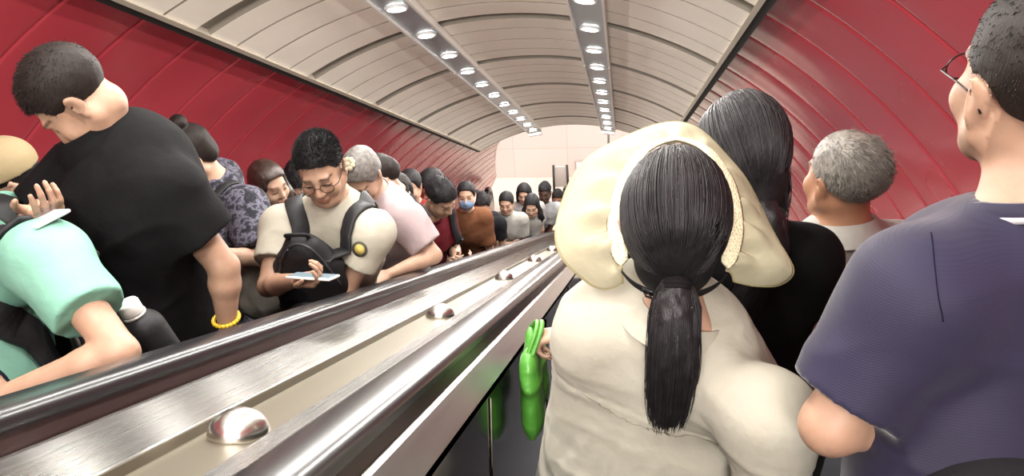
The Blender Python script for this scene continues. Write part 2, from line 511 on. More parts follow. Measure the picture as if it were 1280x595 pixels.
# steel decking between the two escalators
dk = empty('steel_deck', W(TC, 2, -.4), 'sloping brushed steel decking with a stained channel between the two escalators', 'decking')
t0 = RAILN - .066
def deck(prof, name, mat):
    mb = MB(); mb.sweep(prof, PT); return mb.build(name, mat, dk, False)
deck([(-.839, t0 + .002), (-.702, t0 - .016), (-.698, t0 - .019), (-.698, t0 - .045), (-.839, t0 - .045)][::-1], 'sheet', STEEL)
deck([(-.413, t0 + .002), (-.556, t0 - .016), (-.560, t0 - .019), (-.560, t0 - .045), (-.413, t0 - .045)], 'sheet', STEEL)
deck([(-.6975, t0 - .017), (-.693, t0 - .017), (-.691, t0 - .033), (-.560, t0 - .034), (-.560, t0 - .045), (-.6975, t0 - .045)][::-1], 'channel', STEEL_CH)
chp = RAILN - .066 - .034 - NOSE * math.cos(TILT)
for s_ in (1.18, 2.60, 4.06, 5.5, 6.9, 8.3):
    mb = MB()
    R_ = .050
    prof = [(R_ * 1.0, 0), (R_ * 1.0, .004)] + [(R_ * math.cos(a), .004 + R_ * .86 * math.sin(a)) for a in np.linspace(.1, math.pi / 2, 9)]
    mb.lathe(prof, None, 28)
    mb.build('anti_slide_dome', steel('ribbed_dome', 'dcd9d3', .26, 0, .2) if s_ < 1.2 else bpy.data.materials['ribbed_dome'], dk, True, TUN @ Matrix.Translation((-.627, s_, chp)))
# outer decking by the tunnel walls
for x0, x1, i in ((XL_L - .04, arc_x(-.35, -1) - .02, 7), (XR_R + .04, arc_x(-.35, 1) + .02, 8)):
    mb = MB(); pr = [(x0, t0), (x1, t0 - .01), (x1, t0 - .05), (x0, t0 - .05)]
    mb.sweep(pr if x1 > x0 else pr[::-1], PT[:-6]); tag(mb.build('trim_%d' % i, STEEL, None, False), kind='structure')

# things standing on the landing
r = empty('barrier_stand', W(-.73, 11.6, .3), 'small stand of two dark posts on the pale landing, behind the farthest heads', 'stand')
r.location = Vector((-1.15, 2.2, 0))
DK = simple('dark_post', '3c3634', .4, .3)
for x in (-.13, .13):
    mb = MB(); mb.tube([(-1.02 + x, 2.2, 0), (-1.02 + x * .85, 2.2, .95)], .022, 8); mb.build('post', DK, r)
mb = MB(); mb.box((-1.12, 2.19, .55), (-.92, 2.21, .93), .004); mb.build('board', simple('pale_board', 'cfc5bd', .5), r)
mb = MB(); mb.box((-1.18, 2.05, 0), (-.86, 2.35, .02), .006); mb.build('base_plate', DK, r)
r = empty('notice_board', (-.72, HALLY - .02, .1), 'white rectangular notice board low on the pale far wall', 'board')
mb = MB(); mb.box((-.86, HALLY - .03, .02), (-.52, HALLY - .004, .34), .004); mb.build('frame', simple('thin_grey_frame', 'b5aca6', .4, .4), r)
mb = MB(); mb.box((-.84, HALLY - .036, .04), (-.54, HALLY - .028, .32)); mb.build('face', simple('bright_white_sheet', 'f5f3ee', .5), r, False)

# ================================================================ light of the lower hall, and an added fill from uphill
def area(name, loc, size, energy, rot=(0, 0, 0), col=(1, .96, .9)):
    ld = bpy.data.lights.new(name, 'AREA'); ld.shape = 'RECTANGLE'; ld.size, ld.size_y = size; ld.energy = energy; ld.color = col
    o = bpy.data.objects.new(name, ld); COL.objects.link(o); o.location = loc; o.rotation_euler = rot; return o
area('hall_ceiling_lamp', (-.6, 2.2, 4.0), (6, 2.2), 62, (0, 0, 0), (1, .95, .93))
area('uphill_fill_light', W(TC + .5, -6.2, -.7), (2.6, 1.4), 450, (rad(92), 0, rad(7)))  # added fill behind the camera, tilted up to brighten ceiling and left wall
w = bpy.data.worlds.new('station_air'); scene.world = w; w.use_nodes = True
w.node_tree.nodes['Background'].inputs['Color'].default_value = (.9, .85, .8, 1)
w.node_tree.nodes['Background'].inputs['Strength'].default_value = 1.0

# ================================================================ camera
cd = bpy.data.cameras.new('photographer_phone'); cam = bpy.data.objects.new('photographer_phone', cd); COL.objects.link(cam)
cd.sensor_fit = 'HORIZONTAL'; cd.sensor_width = 36; cd.lens = 27.03; cd.clip_start = .02; cd.clip_end = 100
Rm = Matrix(((.98984623, 0, .14214233), (.12041963, .53131166, -.83857440), (-.07552188, .84717644, .52591685)))
cam.matrix_world = Matrix.Translation(Vector(EYE)) @ Rm.to_4x4()
scene.camera = cam
scene.view_settings.view_transform = 'Standard'; scene.view_settings.look = 'None'
scene.view_settings.gamma = 1; scene.view_settings.use_curve_mapping = False
scene.view_settings.exposure = 1.3
scene.cycles.use_denoising = True
scene.cycles.max_bounces = 8
# ================================================================ signed-distance modelling -> one closed mesh
def nrm(v): v = np.asarray(v, float); return v / (np.linalg.norm(v) + 1e-12)
def Rx(a): c, s = math.cos(rad(a)), math.sin(rad(a)); return np.array([[1, 0, 0], [0, c, -s], [0, s, c]])
def Ry(a): c, s = math.cos(rad(a)), math.sin(rad(a)); return np.array([[c, 0, s], [0, 1, 0], [-s, 0, c]])
def Rz(a): c, s = math.cos(rad(a)), math.sin(rad(a)); return np.array([[c, -s, 0], [s, c, 0], [0, 0, 1]])

def vnoise(P, seed=0):
    """smooth value noise in [-1, 1]"""
    i = np.floor(P).astype(np.int64); f = P - i; f = f * f * (3 - 2 * f)
    def h(a, b, c):
        n = (a * 374761393 + b * 668265263 + c * 2147483647 + seed * 974711) & 0x7fffffff
        n = ((n ^ (n >> 13)) * 1274126177) & 0x7fffffff
        n = n ^ (n >> 16)
        return (n & 0xffff) / 32767.5 - 1
    r = 0
    for dx in (0, 1):
        wx = f[:, 0] if dx else 1 - f[:, 0]
        for dy in (0, 1):
            wy = f[:, 1] if dy else 1 - f[:, 1]
            for dz in (0, 1):
                wz = f[:, 2] if dz else 1 - f[:, 2]
                r = r + wx * wy * wz * h(i[:, 0] + dx, i[:, 1] + dy, i[:, 2] + dz)
    return r

def d_rc(P, a, b, ra, rb, flat=None):
    q = P - a; ba = b - a
    if flat is not None:
        n, k = flat
        q = q + np.outer((q @ n) * (k - 1), n); ba = ba + n * ((ba @ n) * (k - 1))
    L = ba @ ba
    h = np.clip(q @ ba / L, 0, 1) if L > 1e-12 else np.zeros(len(P))
    d = np.linalg.norm(q - h[:, None] * ba, axis=1) - (ra + (rb - ra) * h)
    return d / (math.sqrt(flat[1]) if flat is not None else 1)

def d_el(P, c, r, R):
    q = (P - c) @ R
    k0 = np.linalg.norm(q / r, axis=1); k1 = np.linalg.norm(q / (r * r), axis=1) + 1e-9
    return k0 * (k0 - 1) / k1

class SD:
    def __init__(s): s.ops = []; s.cuts = []; s.disp = []
    def rc(s, a, b, ra, rb=None, k=.02, flat=None, sub=False):
        a = np.asarray(a, float); b = np.asarray(b, float); rb = ra if rb is None else rb
        m = max(ra, rb)
        if flat is not None: flat = (nrm(flat[0]), flat[1])
        lo = np.minimum(a, b) - m; hi = np.maximum(a, b) + m
        s.ops.append((sub, k, lambda P: d_rc(P, a, b, ra, rb, flat), lo, hi)); return s
    def chain(s, pts, rs, k=.02, flat=None):
        for i in range(len(pts) - 1): s.rc(pts[i], pts[i + 1], rs[i], rs[i + 1], k, flat)
        return s
    def el(s, c, r, R=None, k=.02, sub=False):
        c = np.asarray(c, float); r = np.asarray(r, float) * np.ones(3); R = np.eye(3) if R is None else R
        e = np.sqrt(((R * r) ** 2).sum(1))
        s.ops.append((sub, k, lambda P: d_el(P, c, r, R), c - e, c + e)); return s
    def cut(s, pt, n): s.cuts.append((np.asarray(pt, float), nrm(n))); return s
    def f(s, P, margin=.06, detail=True):
        out = np.full(len(P), 1.0)
        for sub, k, fn, lo, hi in s.ops:
            m = margin + k
            idx = np.nonzero(((P > lo - m) & (P < hi + m)).all(1))[0]
            if not len(idx): continue
            d = fn(P[idx]); o = out[idx]
            if sub:
                d = -d
                h = np.clip(.5 - .5 * (o - d) / k, 0, 1) if k > 0 else (d > o).astype(float)
                out[idx] = o + (d - o) * h + k * h * (1 - h)
            else:
                h = np.clip(.5 + .5 * (o - d) / k, 0, 1) if k > 0 else (d < o).astype(float)
                out[idx] = o + (d - o) * h - k * h * (1 - h)
        if detail:
            for fn in s.disp: out = out + fn(P)
        for pt, n in s.cuts: out = np.maximum(out, (P - pt) @ n)
        return out
    def bounds(s):
        A = [o for o in s.ops if not o[0]]
        return np.min([o[3] for o in A], 0), np.max([o[4] for o in A], 0)
    def snap(s, pts, off=0.0, it=10, detail=True):
        """move points on to the surface (plus off); returns points and outward normals"""
        P = np.array(pts, float)
        e = 1e-3
        def grad(P):
            g = np.stack([s.f(P + e * np.eye(3)[i], detail=detail) - s.f(P - e * np.eye(3)[i], detail=detail) for i in range(3)], 1)
            return g / (np.linalg.norm(g, axis=1)[:, None] + 1e-9)
        for _ in range(it):
            P = P - grad(P) * np.clip(s.f(P, detail=detail) - off, -.03, .03)[:, None] * .8
        return P, grad(P)
    def mesh(s, h, smooth=1, attr=None):
        lo, hi = s.bounds(); lo = lo - 3 * h; hi = hi + 3 * h
        B = 4
        n = np.ceil((hi - lo) / (h * B)).astype(int) + 1
        H = h * B
        gi = np.stack(np.meshgrid(*[np.arange(k) for k in n], indexing='ij'), -1).reshape(-1, 3)
        cen = lo + (gi + .5) * H - .5 * h
        fc = s.f(cen, margin=2.6 * H, detail=False)
        act = np.abs(fc) < 1.9 * H + .012
        V = np.where(fc < 0, -1.0, 1.0).astype(np.float32)
        V6 = np.repeat(V[:, None], B ** 3, 1)
        sub = np.stack(np.meshgrid(*[np.arange(B)] * 3, indexing='ij'), -1).reshape(-1, 3)
        ai = np.nonzero(act)[0]
        for c0 in range(0, len(ai), 4000):
            ch = ai[c0:c0 + 4000]
            P = (lo + (gi[ch][:, None, :] * B + sub[None]) * h).reshape(-1, 3)
            V6[ch] = s.f(P, margin=2 * h).reshape(len(ch), -1)
        V = V6.reshape(n[0], n[1], n[2], B, B, B).transpose(0, 3, 1, 4, 2, 5).reshape(n * B)
        return surface_nets(V, lo, h, smooth)

def surface_nets(V, lo, h, smooth=1):
    S = V < 0
    nx, ny, nz = V.shape
    cs = np.zeros((nx - 1, ny - 1, nz - 1), np.int8)
    for dx in (0, 1):
        for dy in (0, 1):
            for dz in (0, 1): cs += S[dx:nx - 1 + dx, dy:ny - 1 + dy, dz:nz - 1 + dz]
    A = np.argwhere((cs > 0) & (cs < 8))
    idx = -np.ones((nx - 1, ny - 1, nz - 1), np.int32); idx[tuple(A.T)] = np.arange(len(A))
    acc = np.zeros((len(A), 3)); cnt = np.zeros(len(A))
    corners = [(a, b, c) for a in (0, 1) for b in (0, 1) for c in (0, 1)]
    for c0 in corners:
        for ax in range(3):
            if c0[ax]: continue
            c1 = list(c0); c1[ax] = 1
            v0 = V[A[:, 0] + c0[0], A[:, 1] + c0[1], A[:, 2] + c0[2]]; v1 = V[A[:, 0] + c1[0], A[:, 1] + c1[1], A[:, 2] + c1[2]]
            m = (v0 < 0) != (v1 < 0)
            t = np.where(m, v0 / np.where(m, v0 - v1, 1), 0)
            p = np.tile(np.array(c0, float), (len(A), 1)); p[:, ax] += t
            acc += p * m[:, None]; cnt += m
    verts = lo + (A + acc / cnt[:, None]) * h
    F = []
    for ax in range(3):
        o = [(1, 2), (2, 0), (0, 1)][ax]
        sl0 = [slice(None)] * 3; sl1 = [slice(None)] * 3
        sl0[ax] = slice(0, -1); sl1[ax] = slice(1, None)
        s0 = S[tuple(sl0)]; s1 = S[tuple(sl1)]
        E = np.argwhere(s0 != s1)
        E = E[(E[:, o[0]] > 0) & (E[:, o[1]] > 0) & (E[:, o[0]] < V.shape[o[0]] - 1) & (E[:, o[1]] < V.shape[o[1]] - 1)]
        def cell(da, db):
            q = E.copy(); q[:, o[0]] -= da; q[:, o[1]] -= db
            return idx[tuple(q.T)]
        quad = np.stack([cell(1, 1), cell(0, 1), cell(0, 0), cell(1, 0)], 1)
        flip = ~s0[tuple(E.T)]
        quad[flip] = quad[flip][:, ::-1]
        F.append(quad)
    F = np.concatenate(F)
    # light Laplacian smoothing
    if smooth:
        e = np.concatenate([F[:, [i, (i + 1) % 4]] for i in range(4)])
        for _ in range(smooth):
            s = np.zeros_like(verts); c = np.zeros(len(verts))
            np.add.at(s, e[:, 0], verts[e[:, 1]]); np.add.at(c, e[:, 0], 1)
            verts = verts + .5 * (s / np.maximum(c, 1)[:, None] - verts)
    return verts, F

def sd_object(name, sd, h, mat, parent, smooth=1, tint=None):
    v, f = sd.mesh(h, smooth)
    me = mesh_from(v, f, True)
    if tint is not None:
        c = np.ones((len(v), 4), np.float32); c[:, :3] = tint(v)
        at = me.color_attributes.new('tint', 'FLOAT_COLOR', 'POINT'); at.data.foreach_set('color', c.ravel())
    return link(name, me, mat, parent)

def ribbon(pts, normals, width, thick=.004, rows=None):
    """a strap lying on a surface: rectangular section with soft edges along pts"""
    P = np.asarray(pts, float); N = np.asarray(normals, float); m = len(P)
    T = np.gradient(P, axis=0); T /= np.linalg.norm(T, axis=1)[:, None] + 1e-9
    S = np.cross(T, N); S /= np.linalg.norm(S, axis=1)[:, None] + 1e-9
    N = np.cross(S, T)
    w = np.full(m, width) if np.isscalar(width) else np.asarray(width)
    prof = [(-.5, 0), (-.5, .6), (-.44, 1), (.44, 1), (.5, .6), (.5, 0), (.3, -.3), (-.3, -.3)]
    k = len(prof)
    v = np.array([P[i] + S[i] * (a * w[i]) + N[i] * (b * thick) for i in range(m) for a, b in prof])
    f = [(j * k + i, j * k + (i + 1) % k, (j + 1) * k + (i + 1) % k, (j + 1) * k + i) for j in range(m - 1) for i in range(k)]
    f += [tuple(range(k))[::-1], tuple((m - 1) * k + i for i in range(k))]
    return v, f

def spline(ctrl, n=24):
    """Catmull-Rom through the control points"""
    C = np.asarray(ctrl, float)
    P = np.concatenate([[2 * C[0] - C[1]], C, [2 * C[-1] - C[-2]]])
    out = []
    m = len(C) - 1
    for j in range(n):
        t = j / (n - 1) * m; i = min(int(t), m - 1); u = t - i
        a, b, c, d = P[i:i + 4]
        out.append(.5 * (2 * b + (c - a) * u + (2 * a - 5 * b + 4 * c - d) * u ** 2 + (3 * b - a - 3 * c + d) * u ** 3))
    return np.array(out)

def strands_mesh(lines, r0=.0008, r1=.0003):
    """many thin three-sided hairs as one mesh; lines: (n, m, 3)"""
    L = np.asarray(lines, float); n, m, _ = L.shape
    T = np.gradient(L, axis=1); T /= np.linalg.norm(T, axis=2)[..., None] + 1e-12
    ref = np.array([.3, .5, .81])
    A = np.cross(T, ref); A /= np.linalg.norm(A, axis=2)[..., None] + 1e-9
    B = np.cross(T, A)
    r = np.linspace(r0, r1, m)[None, :, None]
    rings = np.stack([L + r * (math.cos(t) * A + math.sin(t) * B) for t in (0, 2.094, 4.189)], 2)   # n, m, 3, 3
    v = rings.reshape(-1, 3)
    base = (np.arange(n) * m * 3)[:, None, None] + (np.arange(m - 1) * 3)[None, :, None] + np.arange(3)[None, None, :]
    nx = (np.arange(n) * m * 3)[:, None, None] + (np.arange(m - 1) * 3)[None, :, None] + ((np.arange(3) + 1) % 3)[None, None, :]
    f = np.stack([base, nx, nx + 3, base + 3], -1).reshape(-1, 4)
    return mesh_from(v, f, True)
# ================================================================ people
TREADTOP = {}
class Person:
    """a standing figure; local axes: x to its right, y forward, z up; yaw 0 faces down the incline (+Y), turns towards -X"""
    def __init__(s, x, y, yaw, H, label, bow=4, side=0, w=1.0, depth=1.0, head=(10, 0, 0), fem=False, skin=None, hs=1.0, twist=0, z=None, cat='person', group=None, dz=0, sh=1.0):
        s.yaw, s.H, s.fem, s.w, s.dp, s.hs = yaw, H, fem, w, depth, hs
        s.q = H / 1.70
        s.base = np.array([x, y, (tread_z(y) if z is None else z) + dz])
        s.Y = Rz(yaw)
        s.bow, s.side, s.twist = bow, side, twist
        s.Rt = s.Y @ Rz(twist) @ Rx(-bow) @ Ry(side)
        s.skin = skin
        if z is None and y < -.4:          # stand the feet in the middle of one tread
            k = math.floor(-y / RUN - 1e-6); fy = (Rz(yaw) @ np.array([0, .028 if 20 < yaw < 60 else .045, 0]))[1] * H / 1.7
            s.base[1] = -(k + .5) * RUN - fy
        s.root = empty('person', s.base, label, cat, group)
        s.hip = s.pt(0, 0, .93)
        J = s.J = {}
        shx = (.155 if fem else .182) * w * sh
        J['pelvis'] = s.hip
        J['waist'] = s.up(0, .005, .13)
        J['chest'] = s.up(0, .012, .33)
        J['upper'] = s.up(0, -.005, .425)
        J['neck'] = s.up(0, -.022, .512)
        for sd, n in ((1, 'R'), (-1, 'L')):
            J['sh' + n] = s.up(sd * shx, -.015, .448)
            J['el' + n] = J['sh' + n] + s.Rt @ np.array([sd * .05, -.02, -.285]) * s.q
            J['wr' + n] = J['el' + n] + s.Y @ np.array([-sd * .01, .07, -.245]) * s.q
            J['hp' + n] = s.pt(sd * .088 * w, 0, .90)
            J['kn' + n] = s.pt(sd * .092 * w, .02, .48)
            J['an' + n] = s.pt(sd * .095 * w, -.03, .08)
            J['to' + n] = s.pt(sd * .105 * w, .12, .03)
        s.set_head(*head)
        s.hands = {'L': None, 'R': None}
    def pt(s, x, y, z): return s.base + s.Y @ (np.array([x, y, z]) * s.q)
    def up(s, x, y, z): return s.hip + s.Rt @ (np.array([x, y, z]) * s.q)
    def set_head(s, pitch=10, hyaw=0, roll=0, at=None):
        s.Rh = s.Y @ Rz(hyaw) @ Rx(-pitch) @ Ry(roll)
        if at is not None: s.hc = np.asarray(at, float); return
        a = .5 * s.bow + .5 * pitch
        s.hc = s.J['neck'] + s.Y @ Rz(hyaw * .4) @ Rx(-a) @ np.array([0, .025, .152 * (.94 if s.fem else 1)]) * s.q
    def fit(s, at):
        """shift the upper body so that the head's centre lands on a given point"""
        d = np.asarray(at, float) - s.hc
        for k, wt in (('pelvis', .1), ('waist', .35), ('chest', .75), ('upper', 1), ('neck', 1), ('shL', 1), ('shR', 1), ('elL', .9), ('elR', .9), ('wrL', .7), ('wrR', .7)):
            s.J[k] = s.J[k] + d * wt
        s.hc = s.hc + d
        s.top_shift = d
    def h(s, x, y, z):
        """point in the head's frame (metres for an average head)"""
        return s.hc + s.Rh @ (np.array([x, y, z], float) * s.hs)
    def hinv(s, P): return (P - s.hc) @ s.Rh / s.hs
    # ---------------------------------------------------------------- body, one continuous surface
    def head_sdf(s, sd, nose=1.0, jaw=1.0, eyes='down'):
        h, R, c = s.h, s.Rh, s.hs
        sd.el(h(0, -.012, .038), np.array([.073, .094, .080]) * c, R, .01)
        sd.el(h(0, .03, -.022), np.array([.061 * jaw, .060, .085]) * c, R, .03)
        sd.rc(h(0, .058, -.092), h(0, .066, -.098), .024 * c, .022 * c, .03)
        for sx in (-1, 1):
            sd.rc(h(sx * .057 * jaw, -.005, -.05), h(sx * .028, .052, -.092), .022 * c, .02 * c, .03)
            sd.el(h(sx * .040, .064, -.032), np.array([.026, .022, .026]) * c, R, .025)
        sd.rc(h(-.036, .083, .022), h(.036, .083, .022), .010 * c, None, .018)
        for sx in (-1, 1): sd.el(h(sx * .033, .101, -.002), np.array([.020, .017, .013]) * c, R, .014, sub=True)
        for sx in (-1, 1): sd.el(h(sx * .032, .072, -.002), .0155 * c * np.ones(3), R, .004)
        sd.rc(h(0, .089, .012), h(0, .108 * nose ** .2, -.030), .0075 * c, .0115 * c, .014)
        for sx in (-1, 1): sd.el(h(sx * .012, .099, -.035), .0085 * c * np.ones(3), R, .009)
        sd.rc(h(-.017, .090, -.0615), h(.017, .090, -.0615), .0062 * c, None, .008)
        sd.rc(h(-.014, .089, -.0715), h(.014, .089, -.0715), .0068 * c, None, .008)
        sd.rc(h(-.022, .098, -.0665), h(.022, .098, -.0665), .0022 * c, None, .004, sub=True)
        for sx in (-1, 1):
            E = R @ Ry(sx * 12) @ Rz(-sx * 22)
            sd.el(h(sx * .080, -.014, -.004), np.array([.0075, .019, .032]) * c, E, .006)
            sd.el(h(sx * .090, -.006, .002), np.array([.006, .010, .018]) * c, E, .006, sub=True)
            sd.el(h(sx * .079, -.008, -.032), np.array([.006, .009, .010]) * c, E, .006)
    def hand(s, sd, wrist, d, palm, side, curl=(25, 30, 30, 35), thumb=30, sc=1.0, spread=5):
        """palm at wrist pointing along d, palm = outward direction of the palm's face, side = +1 right hand, -1 left"""
        d = nrm(d); palm = nrm(np.asarray(palm) - d * (np.asarray(palm) @ d)); lat = np.cross(palm, d) * side   # towards the thumb
        q = s.q * sc * (.92 if s.fem else 1)
        lat = -np.cross(palm, d) * side
        w = np.asarray(wrist, float)
        for i, x in enumerate((.026, .009, -.009, -.025)):
            kn = w + (d * (.088 - .004 * abs(i - 1)) + lat * x) * q
            sd.rc(w + (d * .012 + lat * x * .6) * q, kn, .0135 * q, .0105 * q, .008)
            ls = [(.043, .026, .021), (.047, .030, .022), (.044, .027, .021), (.034, .021, .018)][i]
            a = 0; p = kn
            dd = nrm(d + lat * math.tan(rad(spread)) * (1.5 - i) * .6)
            for j, L in enumerate(ls):
                a += curl[i] * (1.0, 1.15, .8)[j]
                v = dd * math.cos(rad(a)) + palm * math.sin(rad(a))
                p2 = p + v * L * q
                sd.rc(p, p2, (.0090, .0080, .0072)[j] * q * (.9 if i == 3 else 1), (.0080, .0072, .0062)[j] * q, .003)
                p = p2
        b = w + (d * .022 + lat * .022 + palm * .006) * q
        t1 = b + nrm(lat * .75 + d * .75 + palm * math.sin(rad(thumb))) * .042 * q
        t2 = t1 + nrm(lat * .25 + d * .9 + palm * .6 * math.sin(rad(thumb * 1.3))) * .030 * q
        t3 = t2 + nrm(d * 1 + palm * .6 * math.sin(rad(thumb * 1.6)) - lat * .1) * .024 * q
        sd.rc(b, t1, .015 * q, .0105 * q, .008); sd.rc(t1, t2, .0100 * q, .0088 * q, .003); sd.rc(t2, t3, .0088 * q, .0070 * q, .003)
    def body(s, res=.006, legs=True, arms='LR', tint=None, smooth=1, **kw):
        J, q, w = s.J, s.q, s.w
        sd = SD(); s.sd_body = sd
        fw = s.Rt @ np.array([0, 1.0, 0])
        s.head_sdf(sd, **kw)
        nk = .046 if s.fem else .056
        sd.rc(s.h(0, -.022, -.055), J['neck'] + (s.hc - J['neck']) * .1, nk * s.hs * .98, nk * q * 1.04 * w ** .5, .03)
        sd.rc(J['neck'], J['upper'], .055 * q, .075 * q, .03)
        sd.rc(J['pelvis'], J['waist'], .140 * q * w, .118 * q * w, .05, (fw, 1.45))
        sd.rc(J['waist'], J['chest'], .118 * q * w, .140 * q * w, .05, (fw, 1.5))
        sd.rc(J['chest'], J['upper'], .140 * q * w, .105 * q * w, .05, (fw, 1.5))
        for n in 'LR':
            sd.rc(J['neck'] * .8 + J['upper'] * .2, J['sh' + n], .040 * q, .044 * q, .04)
            if n in arms:
                a = .9 if s.fem else 1.0
                sd.rc(J['sh' + n], J['el' + n], .046 * q * a * w ** .5, .036 * q * a, .02)
                m = J['el' + n] * .7 + J['wr' + n] * .3
                sd.rc(J['el' + n], m, .036 * q * a, .037 * q * a, .015); sd.rc(m, J['wr' + n], .037 * q * a, .023 * q * a, .015)
                H = s.hands[n]
                if H is None:
                    d = J['wr' + n] - J['el' + n]
                    H = dict(d=d, palm=s.Y @ np.array([-1.0 if n == 'R' else 1.0, 0, 0]))
                s.hand(sd, J['wr' + n] + nrm(H['d']) * .004, side=1 if n == 'R' else -1, **H)
            if legs:
                sd.rc(J['hp' + n], J['kn' + n], .080 * q * w, .048 * q * w ** .5, .03)
                m = J['kn' + n] * .7 + J['an' + n] * .3
                sd.rc(J['kn' + n], m, .050 * q, .052 * q, .02); sd.rc(m, J['an' + n], .052 * q, .034 * q, .02)
                sd.rc(J['an' + n] - [0, 0, .035 * q], J['to' + n], .032 * q, .026 * q, .02)
        t = tint or s.face_tint()
        return sd_object('body', sd, res, s.skin, s.root, smooth, t)
    def face_tint(s, brow=(.16, .14, .14), lips=(.86, .60, .58), stub=None, lid=(.5, .4, .4)):
        def fn(v):
            p = s.hinv(v); x, y, z = np.abs(p[:, 0]), p[:, 1], p[:, 2]
            c = np.ones((len(v), 3))
            front = y > .05
            def mixin(m, col):
                m = np.clip(m, 0, 1)[:, None]; c[:] = c * (1 - m) + np.array(col) * m
            near = (np.abs(p) < .16).all(1)
            zb = .026 - ((x - .033) / .03) ** 2 * .006 + (x - .033) * -.05
            mixin((front & near) * np.clip(1.5 - np.abs(z - zb) / .0042, 0, 1) * np.clip((.056 - x) / .006, 0, 1) * np.clip((x - .011) / .004, 0, 1), brow)
            mixin((front & near) * np.clip(1.6 - np.abs(z + .006 + ((x - .032) / .02) ** 2 * -.004) / .0030, 0, 1) * np.clip((.050 - x) / .004, 0, 1) * np.clip((x - .015) / .003, 0, 1), (.12, .09, .09))
            e = np.sqrt((x / .024) ** 2 + ((z + .0665) / .0115) ** 2)
            mixin((front & near & (y > .07)) * np.clip((1.15 - e) * 4, 0, .8), lips)
            mixin((front & near & (y > .07)) * np.clip(1 - np.abs(z + .0665) / .0022, 0, 1) * (x < .021), (.45, .28, .28))
            if stub is not None:
                mixin(near * np.clip(stub(p), 0, 1), (.42, .38, .36))
            return c
        return fn
    # ---------------------------------------------------------------- clothes
    def top_sdf(s, sleeve=.6, loose=1.0, hem=-.06, sl_r=1.0, neck_r=.066, arms='LR', drop=0.0, belly=0, open_neck=True):
        """shirt: sleeve = share of the arm that is covered (1 = to the elbow, 2 = to the wrist)"""
        J, q, w = s.J, s.q, s.w * loose
        fw = s.Rt @ np.array([0, 1.0, 0]); upv = s.Rt @ np.array([0, 0, 1.0])
        sd = SD(); s.sd_top = sd
        fl = 1.42 / s.dp
        hemp = s.up(0, 0, hem)
        sd.rc(hemp, J['waist'], .158 * q * w, .146 * q * w, .05, (fw, fl))
        sd.rc(J['waist'], J['chest'], (.146 + belly) * q * w, .162 * q * w, .06, (fw, fl))
        sd.rc(J['chest'], J['upper'], .162 * q * w, .126 * q * w, .06, (fw, fl))
        if s.fem:
            for sx in (-1, 1): sd.el(s.up(sx * .062, .085, .31), .062 * q * np.ones(3), None, .05)
        ne = J['neck']
        for n in 'LR':
            sh, el, wr = J['sh' + n], J['el' + n], J['wr' + n]
            sd.rc(ne - upv * .040 * q, sh, .046 * q, .056 * q * w ** .5, .035)
            sd.rc(J['upper'] - upv * .04 * q, sh - upv * .02 * q, .085 * q, .060 * q * w ** .5, .04)
            if n in arms:
                r0, r1 = .064 * q * w ** .5 * sl_r, .062 * q * sl_r
                if sleeve <= 1.0:
                    e = sh + (el - sh) * sleeve; d = nrm(el - sh)
                    over = e + d * .08
                    # keep the cut local to the sleeve
                    a_, b_ = sh.copy(), over.copy()
                    def sleeve_fn(P, a_=a_, b_=b_, e=e, d=d, r0=r0, r1=r1): return np.maximum(d_rc(P, a_, b_, r0, r1), (P - e) @ d)
                    m = max(r0, r1)
                    sd.ops.append((False, .045, sleeve_fn, np.minimum(a_, b_) - m, np.maximum(a_, b_) + m))
                else:
                    t = min(sleeve - 1, 1)
                    e = el + (wr - el) * t; d = nrm(wr - el)
                    sd.rc(sh, el, r0, .056 * q * sl_r, .045)
                    a_, b_ = el.copy(), e + d * .06
                    r0b, r1b = .056 * q * sl_r, .044 * q * sl_r
                    def fore_fn(P, a_=a_, b_=b_, e=e, d=d, r0=r0b, r1=r1b): return np.maximum(d_rc(P, a_, b_, r0, r1), (P - e) @ d)
                    m = max(r0b, r1b)
                    sd.ops.append((False, .02, fore_fn, np.minimum(a_, b_) - m, np.maximum(a_, b_) + m))
        # neck opening
        if open_neck:
            sd.rc(ne + upv * .012 * q, ne + upv * .12 * q + s.Rt @ np.array([0, .03, 0]), neck_r * .93 * q, neck_r * q, .006, sub=True)
            if not s.fem: pass
        sd.cut(hemp - upv * .0, -upv)
        return sd
    def wrinkles(s, sd, amp=.004, seed=1, scale=(9, 9, 14), ridges=True, zones=None):
        """soft cloth folds"""
        R = s.Rt; o = s.hip
        def fn(P):
            L = (P - o) @ R
            n = vnoise(L * np.array(scale) + 3.1 * seed, seed)
            n2 = vnoise((L + .025 * n[:, None]) * np.array(scale) * 2.1 + 9.7, seed + 5)
            r = (1 - np.abs(n)) ** 3 if ridges else n
            return -amp * (r - .3) - amp * .45 * n2
        sd.disp.append(fn); return sd
    def fold(s, sd, a, b, width=.012, amp=.008, sign=1):
        """one crease (sign 1 = groove, -1 = raised) between two points near the surface"""
        a = np.asarray(a, float); b = np.asarray(b, float)
        def fn(P):
            q = P - a; ba = b - a; t = np.clip(q @ ba / (ba @ ba), 0, 1)
            d = np.linalg.norm(q - t[:, None] * ba, axis=1)
            env = np.sin(np.pi * np.clip(t, .02, .98)) ** .6
            return sign * amp * np.exp(-(d / width) ** 2) * env
        sd.disp.append(fn)
    def top(s, sd, mat, res=.007, name='shirt', smooth=1, tint=None): return sd_object(name, sd, res, mat, s.root, smooth, tint)
